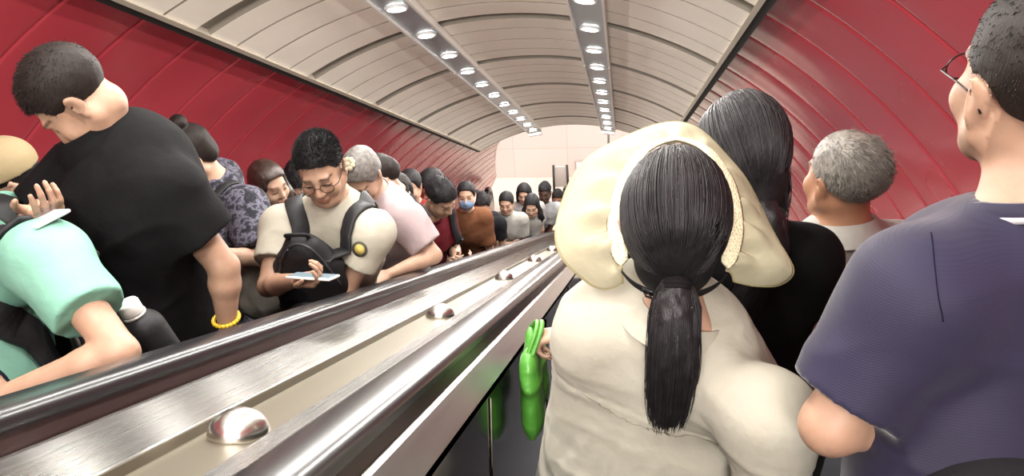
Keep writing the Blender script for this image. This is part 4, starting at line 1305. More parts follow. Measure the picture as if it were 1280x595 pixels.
# ---------------------------------------------------------------- woman with the thick black ponytail, black top
def black_top_woman():
    P = Person(.235, -7.78, 2, 1.66, 'person in a black top with a dark scrunchie, facing away just beyond the sun visor', bow=4, head=(6, -4, 6), fem=True, skin=SKIN_B, w=1.06, hs=.97, sh=.94)
    P.fit((.228, -7.768, 5.952))
    P.J['elL'] = np.array([-.015, -7.78, 5.535]); P.J['wrL'] = np.array([-.125, -7.745, 5.50])
    P.hands['L'] = dict(d=np.array([-.85, .2, -.35]), palm=np.array([-.2, 0, -1.0]), curl=(45, 50, 52, 55))
    P.body(.007)
    h = P.h
    tie = h(.036, -.100, -.030)
    def extra(sd):
        c = P.hs
        sd.el(h(0, -.02, .03), np.array([.093, .112, .098]) * c, P.Rh, .02)
        sd.el(h(.01, -.055, -.03), np.array([.082, .066, .075]) * c, P.Rh, .03)
        sd.rc(h(.015, -.06, -.04), tie, .06, .026, .03)
        sd.rc(h(.072, -.0, -.02), h(.078, .0, -.10), .022, .008, .03)
    hair = P.hair_cap(HAIR, .022, .018, ([-.2, -.02, .01, .05, .1], [-.2, -.2, -.11, .055, .085]), .005, .0, 55, extra=extra, capmat=CAPH)
    r = np.random.default_rng(21); lines = []
    cen = np.array([0.0, -.014, .041]); er = np.array([.094, .1165, .1215]); tl = P.hinv(tie[None])[0]
    dt = (tl - cen) / er; dt /= np.linalg.norm(dt)
    for i in range(3600):
        d0 = nrm(np.array([r.normal(0, 1), r.normal(.1, 1), r.normal(.35, .8)]))
        om = math.acos(np.clip(d0 @ dt, -1, 1)); t = np.linspace(0, 1, 13)[:, None]
        d = (np.sin((1 - t) * om) * d0 + np.sin(t * om) * dt) / max(math.sin(om), 1e-3)
        p = cen + d * er * (1.01 + .02 * r.random() + .03 * np.sin(t * 3.1) * r.random())
        k = np.clip((t - .6) / .4, 0, 1) ** 1.3
        p = p * (1 - k) + (tl + r.normal(0, .009, 3)) * k
        lines.append(P.hc + (p * P.hs) @ P.Rh.T)
    for i in range(90):      # loose hairs down the right side
        a = np.array([.088, r.uniform(-.06, .03), r.uniform(-.02, .05)])
        b = a + np.array([r.uniform(.004, .022), r.uniform(-.03, .01), -r.uniform(.06, .12)])
        q = spline([a, (a + b) / 2 + [.012 * r.random(), 0, 0], b], 13); lines.append(P.hc + (q * P.hs) @ P.Rh.T)
    link('hair_strands', strands_mesh(lines, .0010, .0007), HAIR, hair)
    back = P.Rh @ np.array([0, -1.0, 0])
    path = spline([tie, tie + back * .022 + [.012, 0, -.03], tie + back * .03 + [.022, 0, -.1], tie + back * .02 + [.0, 0, -.2], tie + back * .02 + [-.03, 0, -.30], tie + back * .02 + [-.06, 0, -.38]], 22)
    sd = SD(); sd.chain(path, np.interp(np.linspace(0, 1, 22), [0, .1, .3, .7, 1], [.018, .028, .036, .034, .012]), .012)
    sd.disp.append(lambda Q: .003 * vnoise(Q * np.array([150, 150, 12]), 4) + .004 * vnoise(Q * np.array([50, 50, 7]), 5))
    pony = sd_object('ponytail', sd, .005, HAIR, P.root)
    lines = []
    for i in range(420):
        a = r.uniform(0, 6.283); rr = .042 * math.sqrt(r.random()); n = r.uniform(.6, 1)
        tt = np.linspace(0, n, 12); pp = np.stack([np.interp(tt, np.linspace(0, 1, 22), path[:, k]) for k in range(3)], 1)
        ww = np.interp(tt, [0, .12, .4, 1], [.35, .9, 1, .9])[:, None]
        lines.append(pp + ww * rr * np.array([math.cos(a), math.sin(a), 0]) + np.cumsum(r.normal(0, .0012, (12, 3)), 0))
    link('strands', strands_mesh(lines, .0011, .0005), HAIR, pony)
    mb = MB()
    for k in range(5):
        c = tie + back * (.004 + .004 * k) + np.array([0, 0, -.003 * k])
        ring = [c + (.024 + .002 * math.sin(3 * t + k)) * (math.cos(t) * np.array([1, 0, 0]) + math.sin(t) * nrm([0, .45, .9])) for t in np.linspace(0, 2 * np.pi, 25)]
        mb.tube(ring, .006, 7)
    mb.build('scrunchie', cloth('charcoal_scrunchie', '2b282b', '211e21'), P.root)
    sd = P.top_sdf(sleeve=.42, loose=1.06, hem=-.08, sl_r=.98, neck_r=.066)
    P.wrinkles(sd, .003, 5)
    P.top(sd, cloth('black_jersey', '141315', '19181b'), .007, 'black_top')
    P.legs(cloth('black_trousers', '1f1f22', '1a1a1d'), shoes=SHOE_B)
    return P
BLKW = black_top_woman()

# ---------------------------------------------------------------- grey-haired man
def grey_man():
    P = Person(.47, -7.50, 20, 1.66, 'person in a white collared shirt facing away, nearest the red wall on the right', bow=3, head=(4, 4, 3), skin=SKIN_C, w=.92, hs=.92)
    P.fit((.515, -7.517, 5.787))
    for k_ in ('neck', 'upper', 'shL', 'shR'): P.J[k_] = P.J[k_] + np.array([0, 0, .03 if k_ != 'shR' else -.012])
    P.body(.0065)
    P.hair_cap(HAIR_GR, .012, .005, ([-.13, -.09, -.05, -.03, .0, .02, .035, .055, .08, .11], [-.070, -.066, -.05, -.008, .012, .012, -.0, .05, .068, .08]), .0045, .0012, 90, strands=6500, slen=.024, up=.22, flow=(.1, -.55, -.35), r0=.0009)
    SH = cloth('white_poplin', 'd8d5cd', 'd0ccc4', bump=.15)
    sd = P.top_sdf(sleeve=.85, loose=1.14, hem=-.12, sl_r=1.25, neck_r=.068)
    P.wrinkles(sd, .006, 12, (6, 6, 10))
    P.top(sd, SH, .0075)
    P.fold_collar(SH, .066, .03, .05, 24, 14, .022)
    P.legs(cloth('grey_trousers', '55544f', '4c4b47'), shoes=SHOE_B)
    bag = empty('shoulder_bag', P.up(0, 0, 0), 'thin black strap and bag over the white collared shirt by the red wall', 'bag')
    st, sn = sd.snap(spline([P.up(-.115, .04, .53) + P.top_shift, P.up(-.135, -.06, .50) + P.top_shift, P.up(-.06, -.14, .35) + P.top_shift, P.up(.07, -.15, .15) + P.top_shift, P.up(.12, -.14, .0) + P.top_shift], 36), .003)
    v, f = ribbon(st, sn, .016, .004); BL = cloth('black_webbing', '1b1b1d', '232325')
    mb = MB(); mb.add(v, f); mb.build('strap', BL, bag)
    c = P.up(.13, -.13, -.06) + P.top_shift
    s2 = SD(); s2.rc(c + [-.05, 0, 0], c + [.05, 0, 0], .06, .06, .02, (P.Y @ np.array([0, 1.0, 0]), 2.2)); sd_object('bag_body', s2, .01, BL, bag)
    return P
GREY = grey_man()
# ================================================================ people on the facing escalator
def A(*v): return np.array(v, float)
BAGCL = cloth('black_nylon', '1d1d20', '26262a', rough=.6, spec=.4, bump=.3)
def bag_shape(name, sd, res, parent, mat=None, smooth=1): return sd_object(name, sd, res, mat or BAGCL, parent, smooth)
def phone(label, c, screen_n, long_dir, w=.074, l=.155, body='e5e1dc', glow=(.55, .62, .66), es=.55):
    """a mobile phone: rounded slab with a lit screen"""
    c = A(*c); n = nrm(screen_n); y = nrm(A(*long_dir) - n * (A(*long_dir) @ n)); x = np.cross(y, n)
    M = Matrix(((x[0], y[0], n[0], c[0]), (x[1], y[1], n[1], c[1]), (x[2], y[2], n[2], c[2]), (0, 0, 0, 1)))
    r = empty('phone', c, label, 'phone')
    mb = MB(); mb.box((-w / 2, -l / 2, -.0045), (w / 2, l / 2, .004), .003, M); mb.build('case', simple('phone_case', body, .35), r)
    mb = MB(); mb.box((-w / 2 + .004, -l / 2 + .005, .0038), (w / 2 - .004, l / 2 - .005, .0048), 0, M)
    m = Mat('phone_screen'); m.set(color=lin('40484c'), rough=.12, emit=(*glow, 1), es=es); mb.build('screen', m.m, r, False)
    mb = MB(); mb.box((-w / 2 + .008, l / 2 - .04, -.0065), (-w / 2 + .034, l / 2 - .01, -.004), .002, M); mb.build('camera_bump', BUCKLE, r)
    return r

# ---------------------------------------------------------------- person in the mint T-shirt, cut by the left edge
def mint_person():
    P = Person(-1.42, -7.97, 104, 1.63, 'person in a mint green T-shirt at the left edge, bent arm by the handrail', bow=10, head=(25, 0, 0), skin=SKIN_A, w=1.08)
    P.fit((-1.62, -7.86, 5.95))
    J = P.J; J['shL'] = A(-1.205, -7.975, 5.865); J['elL'] = A(-.995, -8.125, 5.735); J['wrL'] = A(-1.20, -8.215, 5.70)
    J['elR'] = J['shR'] + A(-.02, -.05, -.27); J['wrR'] = J['elR'] + A(.1, -.2, .08)
    P.hands['L'] = dict(d=A(-1, -.1, .1), palm=A(0, .3, -1), curl=(30, 35, 40, 40)); P.hands['R'] = dict(d=A(.3, -.9, .2), palm=A(0, 0, 1.), curl=(30, 35, 40, 40))
    P.body(.006)
    P.hair_cap(HAIR, .014, .006, res=.006)
    MINT = cloth('mint_cotton', 'a6e2cb', '9cdac2', bump=.12)
    sd = P.top_sdf(sleeve=.60, loose=1.16, hem=-.10, sl_r=1.18)
    P.wrinkles(sd, .005, 31, (6, 6, 10))
    P.top(sd, MINT, .0065, 't_shirt'); P.collar_ring(MINT, .068, .010, .006)
    P.legs(cloth('navy_shorts_cloth', '33384a', '2c3142'), shoes=SHOE_W)
    # backpack on the far shoulder side
    r = empty('backpack', P.up(0, -.25, .2), 'black backpack on the back of the mint green T-shirt, bottle in its side pocket', 'backpack')
    f = P.Rt @ A(0, 1, 0); u_ = P.Rt @ A(0, 0, 1); rt = P.Rt @ A(1, 0, 0)
    c = P.up(.02, -.245, .10) + P.top_shift
    s2 = SD(); s2.rc(c + u_ * .13 - rt * .03, c - u_ * .16 - rt * .03, .115, .14, .05, (f, 1.45)); s2.rc(c + u_ * .13 + rt * .05, c - u_ * .16 + rt * .05, .105, .13, .05, (f, 1.45))
    P.wrinkles(s2, .006, 33, (9, 9, 9)); bag_shape('main_compartment', s2, .008, r)
    s3 = SD(); s3.rc(c - f * .09 + u_ * -.02, c - f * .09 - u_ * .13, .095, .10, .03, (f, 2.2)); bag_shape('front_pocket', s3, .008, r)
    bt = A(-1.073, -7.963, 5.724)
    s4 = SD(); s4.rc(bt - u_ * .062, bt - u_ * .24, .047, .050, .02); bag_shape('side_pocket', s4, .007, r)
    for sx in (-1, 1):
        ctrl = [P.up(sx * .125, -.19, .36), P.up(sx * .145, -.06, .52), P.up(sx * .15, .06, .47), P.up(sx * .15, .125, .36), P.up(sx * .165, .12, .22), P.up(sx * .19, .04, .1), P.up(sx * .17, -.12, .04)]
        pp, nn = sd.snap(spline(np.array(ctrl) + P.top_shift + (A(*(J['shL'] - (P.up(-.185 * 1.08, -.015, .448) + P.top_shift))) * .6 if sx < 0 else 0), 44), .006)
        v, ff = ribbon(pp, nn, .088, .012); mb = MB(); mb.add(v, ff); mb.build('strap', BAGCL, r)
    top = c + u_ * .25 + f * .05
    mb = MB(); mb.tube(spline([top - rt * .04, top - rt * .03 + u_ * .035, top + rt * .03 + u_ * .035, top + rt * .04], 16), .010, 8, flat=(f, .5)); mb.build('carry_loop', BAGCL, r)
    zc = [c + u_ * .10 - rt * .15 + f * .02, c + u_ * .21 - rt * .10 + f * .0, c + u_ * .24 + f * -.02, c + u_ * .21 + rt * .12]
    zp, zn = s2.snap(spline(zc, 20), .002); v, ff = ribbon(zp, zn, .010, .003); mb = MB(); mb.add(v, ff); mb.build('zipper', simple('zip_metal', '9a968e', .35, .7), r)
    # bottle in the side pocket
    b = empty('bottle', bt - u_ * .2, 'white-capped water bottle standing in the black backpack\'s side pocket', 'bottle')
    z = u_; x = nrm(np.cross(f, z)); y = np.cross(z, x)
    M = Matrix(((x[0], y[0], z[0], bt[0]), (x[1], y[1], z[1], bt[1]), (x[2], y[2], z[2], bt[2]), (0, 0, 0, 1)))
    mb = MB(); mb.lathe([(.0, -.19), (.032, -.188), (.034, -.18), (.034, -.05), (.030, -.03), (.021, -.020), (.021, -.012)], M, 20); mb.build('bottle_body', simple('smoky_plastic', '8c8f90', .15, 0), b)
    mb = MB(); mb.lathe([(0, -.014), (.0225, -.014), (.024, -.012), (.024, .012), (.022, .016), (0, .0165)], M, 28); mb.build('cap', simple('white_plastic', 'e9e7e2', .4), b)
    mb = MB(); mb.lathe([(.0225, -.021), (.0258, -.021), (.0258, -.015), (.0225, -.015)], M, 24, False); mb.build('neck_ring', simple('pale_ring', 'c9c7c0', .35), b)
    return P
MINTP = mint_person()

# ---------------------------------------------------------------- man in the black shirt, looking down at his phone
def black_shirt_man():
    P = Person(-1.30, -7.66, 112, 1.80, 'person in a black short-sleeved shirt with a yellow bead bracelet, looking down', bow=14, head=(44, 4, 0), skin=SKIN_A, w=1.05, z=4.4)
    P.fit((-1.318, -7.575, 6.064))
    J = P.J; J['neck'] = A(-1.300, -7.560, 5.945)
    J['shL'] = A(-1.130, -7.635, 5.825); J['elL'] = A(-.985, -7.765, 5.665); J['wrL'] = A(-.975, -7.785, 5.545)
    J['elL'] = A(-1.025, -7.655, 5.625); J['wrL'] = A(-1.045, -7.69, 5.468)
    J['shR'] = A(-1.42, -7.52, 5.83); J['elR'] = A(-1.55, -7.68, 5.72); J['wrR'] = A(-1.30, -7.84, 5.905)
    P.hands['L'] = dict(d=A(0, -.15, -1), palm=A(-1, 0, 0), curl=(18, 20, 22, 24))
    P.hands['R'] = dict(d=A(.75, -.55, .25), palm=A(-.25, .2, .9), curl=(22, 28, 32, 36), thumb=35, sc=.9)
    P.body(.0048, tint=P.face_tint(stub=lambda p: ((p[:, 2] > -.03 - .5 * np.maximum(p[:, 1], -.06)) & (p[:, 1] < .02)) * .5))
    P.hair_cap(HAIR_BR, .014, .005, ([-.13, -.09, -.05, -.02, .0, .02, .035, .05, .075, .1], [-.050, -.048, -.042, -.006, .014, .012, .0, .046, .062, .070]), .0042, .0014, 120, strands=4200, slen=.013, up=.35, flow=(0, .5, -.1), r0=.0009)
    BS = cloth('black_shirt_cloth', '131214', '1a191b', bump=.3)
    sd = P.top_sdf(sleeve=.62, loose=1.20, hem=-.14, sl_r=1.36, neck_r=.068)
    P.wrinkles(sd, .006, 41, (6, 6, 9))
    shirt = P.top(sd, BS, .006)
    P.fold_collar(BS, .068, .034, .050, 20, 6, .022, drop=-.022)
    bl, bn = sd.snap(spline([P.up(.01, .2, z) + P.top_shift for z in (.40, .3, .15, 0)], 30), .001)
    v, f = ribbon(bl, bn, .03, .002); mb = MB(); mb.add(v, [q[::-1] for q in f]); pk = mb.build('placket', BS, shirt)
    for i in (3, 11, 19):
        mb = MB(); mb.lathe([(0, 0), (.0055, 0), (.0055, .002), (0, .0025)], Matrix.Translation(Vector(bl[i] + bn[i] * .002)) @ Vector((0, 0, 1)).rotation_difference(Vector(bn[i])).to_matrix().to_4x4(), 12); mb.build('button', simple('grey_button', '77757a', .3), shirt)
    P.legs(cloth('black_jeans', '1b1b1f', '222226'), shoes=SHOE_B)
    # yellow beads round the left wrist
    c = J['wrL'] + A(0, .002, .012); br = None
    mbs = MB()
    for i in range(22):
        t = i / 22 * 2 * np.pi
        m = Matrix.Translation(Vector(c + A(.034 * math.cos(t), .030 * math.sin(t), .004 * math.sin(t))))
        mbs.lathe([(0, -.0062)] + [(.0062 * math.cos(a), .0062 * math.sin(a)) for a in np.linspace(-1.2, 1.2, 6)] + [(0, .0062)], m, 10)
    mbs.build('bead_bracelet', simple('yellow_bead', 'dfb62e', .3, 0, coat=.3), P.root)
    phone('phone held low by the person in the black shirt, at the left edge', (-1.222, -7.925, 5.93), (-.3, .1, .95), (.8, -.5, .2), body='cfd3d6', glow=(.75, .8, .85))
    return P
BLACKM = black_shirt_man()

# ---------------------------------------------------------------- man with the phone, backpack on his chest
def phone_man():
    P = Person(-1.26, -6.83, 184, 1.72, 'person in a cream T-shirt and glasses reading a phone, black backpack worn on the chest', bow=10, head=(12, 4, 3), skin=SKIN_A, w=1.08)
    P.fit((-1.055, -6.87, 5.505))
    J = P.J
    J['shR'] = A(-1.245, -6.90, 5.29); J['shL'] = A(-.890, -6.915, 5.278)
    J['elR'] = A(-1.245, -7.105, 5.165); J['wrR'] = A(-1.065, -7.235, 5.285)
    J['elL'] = A(-1.0, -7.0, 5.09); J['wrL'] = A(-1.05, -7.16, 4.97)
    P.hands['R'] = dict(d=A(.95, -.25, .25), palm=A(-.1, -.25, .95), curl=(30, 38, 42, 45), thumb=40, spread=6)
    P.hands['L'] = dict(d=A(-.2, -.9, .2), palm=A(-.9, .2, .1), curl=(35, 40, 42, 45))
    P.body(.0048, tint=P.face_tint(stub=lambda p: ((p[:, 2] > -.02) & (p[:, 1] < .035) & (np.abs(p[:, 0]) > .055)) * .45))
    P.hair_cap(HAIRM, .014, .005, ([-.13, -.09, -.05, -.02, .0, .02, .035, .055, .075, .1], [-.06, -.05, -.02, .016, .026, .024, .030, .058, .068, .072]),   .0042, .0003, 130, strands=6500, slen=.017, up=.6, flow=(0, .15, .45), r0=.0009)
    P.eyeglasses(FRAME_D, GLASSLENS, .024, .0185)
    TEE = cloth('cream_tee', 'e3dccb', 'dad3c1', bump=.15)
    sd = P.top_sdf(sleeve=.60, loose=1.06, hem=-.12, sl_r=1.08, neck_r=.074)
    P.wrinkles(sd, .005, 52, (7, 7, 9))
    tee = P.top(sd, TEE, .006, 't_shirt'); P.collar_ring(TEE, .072, .011, .006)
    # plain round patch on the left chest
    pc, pn = sd.snap([P.up(-.125, .2, .455) + P.top_shift], .0015); pc, pn = pc[0], pn[0]
    M = Matrix.Translation(Vector(pc)) @ Vector((0, 0, 1)).rotation_difference(Vector(pn)).to_matrix().to_4x4()
    mb = MB(); mb.lathe([(0, -.002), (.029, -.002), (.029, .001), (0, .0015)], M, 28); pt_ = mb.build('round_patch', simple('dark_print', '3a352c', .8), tee)
    mb = MB(); mb.lathe([(0, 0), (.019, 0), (.019, .0018), (0, .0022)], M, 24); mb.build('patch_centre', simple('yellow_print', 'a8954c', .8), tee)
    P.legs(cloth('dark_trousers', '2a2b30', '232429'), shoes=SHOE_W)
    # backpack worn in front
    r = empty('backpack', P.up(0, .3, .2), 'black backpack worn on the chest over a cream T-shirt, below a downturned face', 'backpack')
    f = P.Rt @ A(0, 1, 0); u_ = P.Rt @ A(0, 0, 1); rt = P.Rt @ A(1, 0, 0)
    c = P.up(.055, .225, .345) + P.top_shift
    s2 = SD()
    s2.rc(c + u_ * .13, c - u_ * .26 + rt * .03, .080, .135, .05, (f, 1.35)); s2.rc(c + u_ * .04 + rt * .06, c - u_ * .28 + rt * .06, .075, .105, .05, (f, 1.35)); s2.rc(c + u_ * .04 - rt * .045, c - u_ * .26 - rt * .01, .075, .10, .05, (f, 1.35))
    P.wrinkles(s2, .008, 53, (8, 8, 12))
    for a, b in ((c + f * .1 + u_ * .1 - rt * .05, c + f * .1 + u_ * .08 + rt * .09), (c + f * .1 + u_ * .02 - rt * .08, c + f * .1 - u_ * .03 + rt * .1)): P.fold(s2, a, b, .010, .010); P.fold(s2, a - u_ * .025, b - u_ * .025, .011, .009, -1)
    bag_shape('main_compartment', s2, .0065, r)
    s3 = SD(); s3.rc(c + f * .085 - u_ * .12 + rt * .02, c + f * .085 - u_ * .22 + rt * .05, .090, .095, .03, (f, 2.4)); P.wrinkles(s3, .004, 54, (12, 12, 12)); bag_shape('front_pocket', s3, .0065, r)
    zp, zn = s2.snap(spline([c + rt * .12 + f * .05, c + rt * .07 + u_ * .17 + f * .06, c + u_ * .22 + f * .05, c - rt * .07 + u_ * .17 + f * .06, c - rt * .12 + f * .05], 40), .002)
    v, ff = ribbon(zp, zn, .008, .003); mb = MB(); mb.add(v, ff); mb.build('zipper', simple('dark_zip', '323236', .4), r)
    top = c + u_ * .205 + f * .005
    mb = MB(); mb.tube(spline([top - rt * .035, top - rt * .03 + u_ * .03 + f * .02, top + rt * .03 + u_ * .03 + f * .02, top + rt * .035], 16), .009, 8, flat=(f, .5)); mb.build('carry_loop', BAGCL, r)
    for sx in (-1, 1):
        ctrl = [c + u_ * .10 + rt * sx * .055 + f * .03, P.up(sx * .095, .13, .47) + P.top_shift, P.up(sx * .13, .03, .51) + P.top_shift, P.up(sx * .145, -.06, .50) + P.top_shift, P.up(sx * .15, -.14, .36) + P.top_shift, P.up(sx * .18, -.10, .18) + P.top_shift]
        pp, nn = sd.snap(spline(ctrl, 40), .006); pp[:3] = spline(ctrl, 40)[:3]
        v, ff = ribbon(pp, nn, .064, .010); mb = MB(); mb.add(v, ff); mb.build('strap', BAGCL, r)
    phone('phone in the hand of the person in the cream T-shirt with glasses', (-.985, -7.270, 5.325), (.03, .40, .92), (1, -.1, 0), body='e8e3da', glow=(.35, .45, .5), es=.4)
    return P
PHONEM = phone_man()

# ---------------------------------------------------------------- person with the bun and the patterned shirt
def pattern_mat():
    m = Mat('dark_leaf_print'); m.set(rough=.8, spec=.25)
    v = m.coords('Object'); nz = m.noise(v, 26, 4, .6)
    m.ramp(nz, [(.40, lin('1d1d24')), (.47, lin('34333d')), (.53, lin('656371')), (.62, lin('2b2a33'))], 'Base Color')
    m.bump(m.noise(v, 25, 3), .2, .01)
    return m.m
LEAF = pattern_mat()
def bun_person():
    P = Person(-1.72, -6.60, 118, 1.74, 'person in a dark leaf-print shirt bending forward behind the black shirt', bow=10, head=(26, 10, 0), fem=True, skin=SKIN_B, w=1.0)
    P.fit((-1.725, -6.58, 5.425))
    J = P.J; J['shL'] = A(-1.525, -6.63, 5.215); J['elL'] = A(-1.40, -6.83, 5.095); J['wrL'] = A(-1.56, -6.98, 5.23)
    J['elR'] = J['shR'] + A(-.06, -.08, -.26); J['wrR'] = J['elR'] + A(.14, -.2, .1)
    P.hands['L'] = dict(d=A(-.8, -.4, .3), palm=A(-.3, .3, .8), curl=(30, 35, 40, 40)); P.hands['R'] = dict(d=A(.3, -.8, .2), palm=A(.2, 0, 1.), curl=(30, 35, 40, 40))
    P.body(.0065)
    bun = P.h(0, -.060, .138)
    def extra(sd): sd.el(bun, A(.040, .036, .032), P.Rh, .006); sd.el(P.h(0, -.06, -.02), A(.062, .05, .05), P.Rh, .03)
    P.hair_cap(HAIR_BR, .014, .010, ([-.14, -.09, -.05, -.02, .0, .02, .04, .06, .09], [-.09, -.075, -.06, -.01, .0, .0, .01, .06, .08]), .0055, .002, 70, extra=extra)
    mb = MB(); ax = nrm(P.Rh @ A(0, -.7, .6)); a = nrm(np.cross(ax, P.Rh @ A(1, 0, 0))); b = np.cross(ax, a); cc = bun - ax * .026
    mb.tube([cc + .030 * (math.cos(t) * a + math.sin(t) * b) for t in np.linspace(0, 6.283, 20)], .006, 7); mb.build('hair_tie', DKTIE, P.root)
    sd = P.top_sdf(sleeve=.85, loose=1.14, hem=-.12, sl_r=1.32); P.wrinkles(sd, .006, 61, (7, 7, 9))
    P.top(sd, LEAF, .008); P.fold_collar(LEAF, .062, .03, .05, 24, 10, .022)
    P.legs(LEAF, shoes=SHOE_W)
    r = empty('shoulder_bag', P.up(-.1, .1, .1), 'white cloth shoulder bag with a dark strap on the leaf-print shirt', 'bag')
    c = A(-1.375, -6.80, 5.00)
    s2 = SD(); s2.rc(c + A(-.08, .02, .10), c + A(-.09, .0, -.12), .07, .10, .04, (A(.5, -.85, 0), 2.0)); s2.rc(c + A(.05, .05, .10), c + A(.04, .03, -.12), .06, .08, .04, (A(.5, -.85, 0), 2.0)); P.wrinkles(s2, .010, 62, (9, 9, 6))
    bag_shape('bag_body', s2, .008, r, cloth('white_bag_cloth', 'd9d3c6', 'cfc9bb'))
    pp, nn = sd.snap(spline([P.up(-.06, -.1, .5) + P.top_shift, P.up(-.12, -.03, .52) + P.top_shift, P.up(-.14, .1, .40) + P.top_shift, P.up(-.17, .12, .2) + P.top_shift, P.up(-.18, .10, .05) + P.top_shift], 30), .004)
    v, ff = ribbon(pp, nn, .035, .005); mb = MB(); mb.add(v, ff); mb.build('strap', BAGCL, r)
    return P
BUNP = bun_person()

# ---------------------------------------------------------------- everyone farther down
def passer(label, head_at, base_xy, yaw, H, hair='short', top='d8d4cc', sleeve=.6, pitch=15, hyaw=0, roll=0, bow=6, w=1.0, fem=None, torso=None, skin_m=None, hair_m=None, trousers='2d2e34', res=.0085, arms=None, loose=1.1, longlen=.30, z=None, folded=False, collar=True, tex=None, hs=1.0, group=None):
    fem = (hair not in ('short', 'cropped')) if fem is None else fem
    H = H or (head_at[2] - (tread_z(base_xy[1]) if z is None else z)) / (.930 - .0006 * bow - .0006 * pitch)
    P = Person(base_xy[0], base_xy[1], yaw, H, label, bow=bow, head=(pitch, hyaw, roll), fem=fem, skin=skin_m or SKIN_B, w=w, z=z, hs=hs, group=group)
    P.fit(head_at)
    J = P.J
    if torso:
        for k in J:
            if k in ('neck', 'upper', 'shL', 'shR', 'chest', 'waist'): J[k] = J[k] + A(*torso) * (.6 if k in ('neck', 'waist') else 1)
    for n, sx in (('L', -1), ('R', 1)):
        J['el' + n] = J['sh' + n] + P.Y @ A(sx * .02, .03, -.28) * P.q
        if folded:
            J['wr' + n] = J['el' + n] + P.Y @ A(-sx * .20, .14, .05) * P.q
            P.hands[n] = dict(d=P.Y @ A(-sx, .25, .05), palm=P.Y @ A(0, -1, 0), curl=(15, 18, 20, 22))
        elif arms == 'phone':
            J['wr' + n] = J['el' + n] + P.Y @ A(-sx * .12, .20, .06) * P.q
            P.hands[n] = dict(d=P.Y @ A(-sx * .5, .8, .3), palm=P.Y @ A(-sx * .6, -.3, .6), curl=(30, 36, 40, 44))
    if not arms or isinstance(arms, str):          # elbows kept inside the handrails
        for n in 'LR':
            J['el' + n][0] = min(max(J['el' + n][0], -1.98), -1.02); J['wr' + n][0] = min(max(J['wr' + n][0], -1.98), -1.06)
    if arms and not isinstance(arms, str):
        for k, v in arms.items(): J[k] = A(*v)
        for n in 'LR':
            d = J['wr' + n] - J['el' + n]; P.hands[n] = dict(d=d, palm=P.Y @ A(0, -.4, -.7), curl=(25, 30, 34, 36))
    P.body(res)
    hm = hair_m or HAIRM
    if hair == 'cropped': P.hair_cap(hm, .004, .003, res=res * .8, noise=.001)
    elif hair == 'short': P.hair_cap(hm, .026, .010, res=res * .8, line=([-.13, -.09, -.05, -.02, .0, .02, .035, .055, .075, .1], [-.065, -.055, -.02, .012, .02, .016, .022, .058, .068, .072]), noise=.007, nscale=42, strands=700, slen=.016, up=.5, flow=(0, .3, .1), r0=.0014)
    elif hair == 'long':
        def extra(sd):
            c = P.hs
            for sx in (-1, 1):
                a = P.h(sx * .066, .015, .02); b = P.h(sx * .082, .01, -.06)
                dn = b + A(0, 0, -1) * longlen + P.Y @ A(sx * .012, .03, 0)
                sd.chain([a, b, (b + dn) / 2 + P.Y @ A(sx * .012, .02, 0), dn], [.024, .032, .036, .014], .02)
            sd.el(P.h(0, -.05, -.03), A(.085, .065, .09) * c, P.Rh, .03)
            b = P.h(0, -.09, -.08); sd.chain([b, b + A(0, 0, -longlen * .8)], [.075, .05], .03, (P.Y @ A(0, 1, 0), 2.0))
        P.hair_cap(hm, .016, .012, ([-.2, .0, .045, .062, .09], [-.8, -.8, -.8, .058, .082]), res * .8, .003, 50, extra=extra)
    elif hair == 'tied':
        def extra(sd): sd.el(P.h(0, -.095, .0), A(.040, .035, .05), P.Rh, .02); sd.el(P.h(0, -.06, -.03), A(.060, .05, .045), P.Rh, .03)
        P.hair_cap(hm, .012, .010, ([-.15, -.09, -.05, -.02, .0, .02, .04, .06, .09], [-.09, -.08, -.06, -.015, -.005, .0, .012, .062, .084]), res * .8, .002, 60, extra=extra)
    elif hair == 'bob':
        def extra(sd):
            sd.el(P.h(0, -.03, .0), A(.096, .098, .10) * P.hs, P.Rh, .03)
            for sx in (-1, 1): sd.rc(P.h(sx * .074, .02, .02), P.h(sx * .080, .02, -.09), .024, .02, .02)
        P.hair_cap(hm, .018, .014, ([-.2, .0, .045, .062, .09], [-.12, -.12, -.11, .055, .08]), res * .8, .003, 50, extra=extra)
    m = tex or cloth('cloth_' + top, top, None)
    sd = P.top_sdf(sleeve=sleeve, loose=loose, hem=-.10, sl_r=1.08); P.wrinkles(sd, .006, int(abs(head_at[1]) * 100) % 97, (7, 7, 9))
    P.top(sd, m, res * 1.1, 't_shirt')
    if collar: P.collar_ring(m, .067, .010, .006)
    P.legs(cloth('trousers_' + trousers, trousers, None), .018, shoes=SHOE_B)
    return P, sd
# ================================================================ the crowd farther down the facing escalator
ROOTS = {}
passer('person looking sideways in the gap between the leaf-print shirt and the cream T-shirt', (-1.80, -5.885, 4.925), (-1.74, -5.84), 205, None, 'long', 'dcd7cf', pitch=6, hyaw=35, hair_m=hair_mat('brown_hair', '2e2320', '4a3a33'), longlen=.10)
passer('person half hidden behind the cream T-shirt and its left shoulder strap', (-1.765, -5.60, 4.78), (-1.72, -5.55), 180, None, 'short', '2a2a2e', pitch=25)
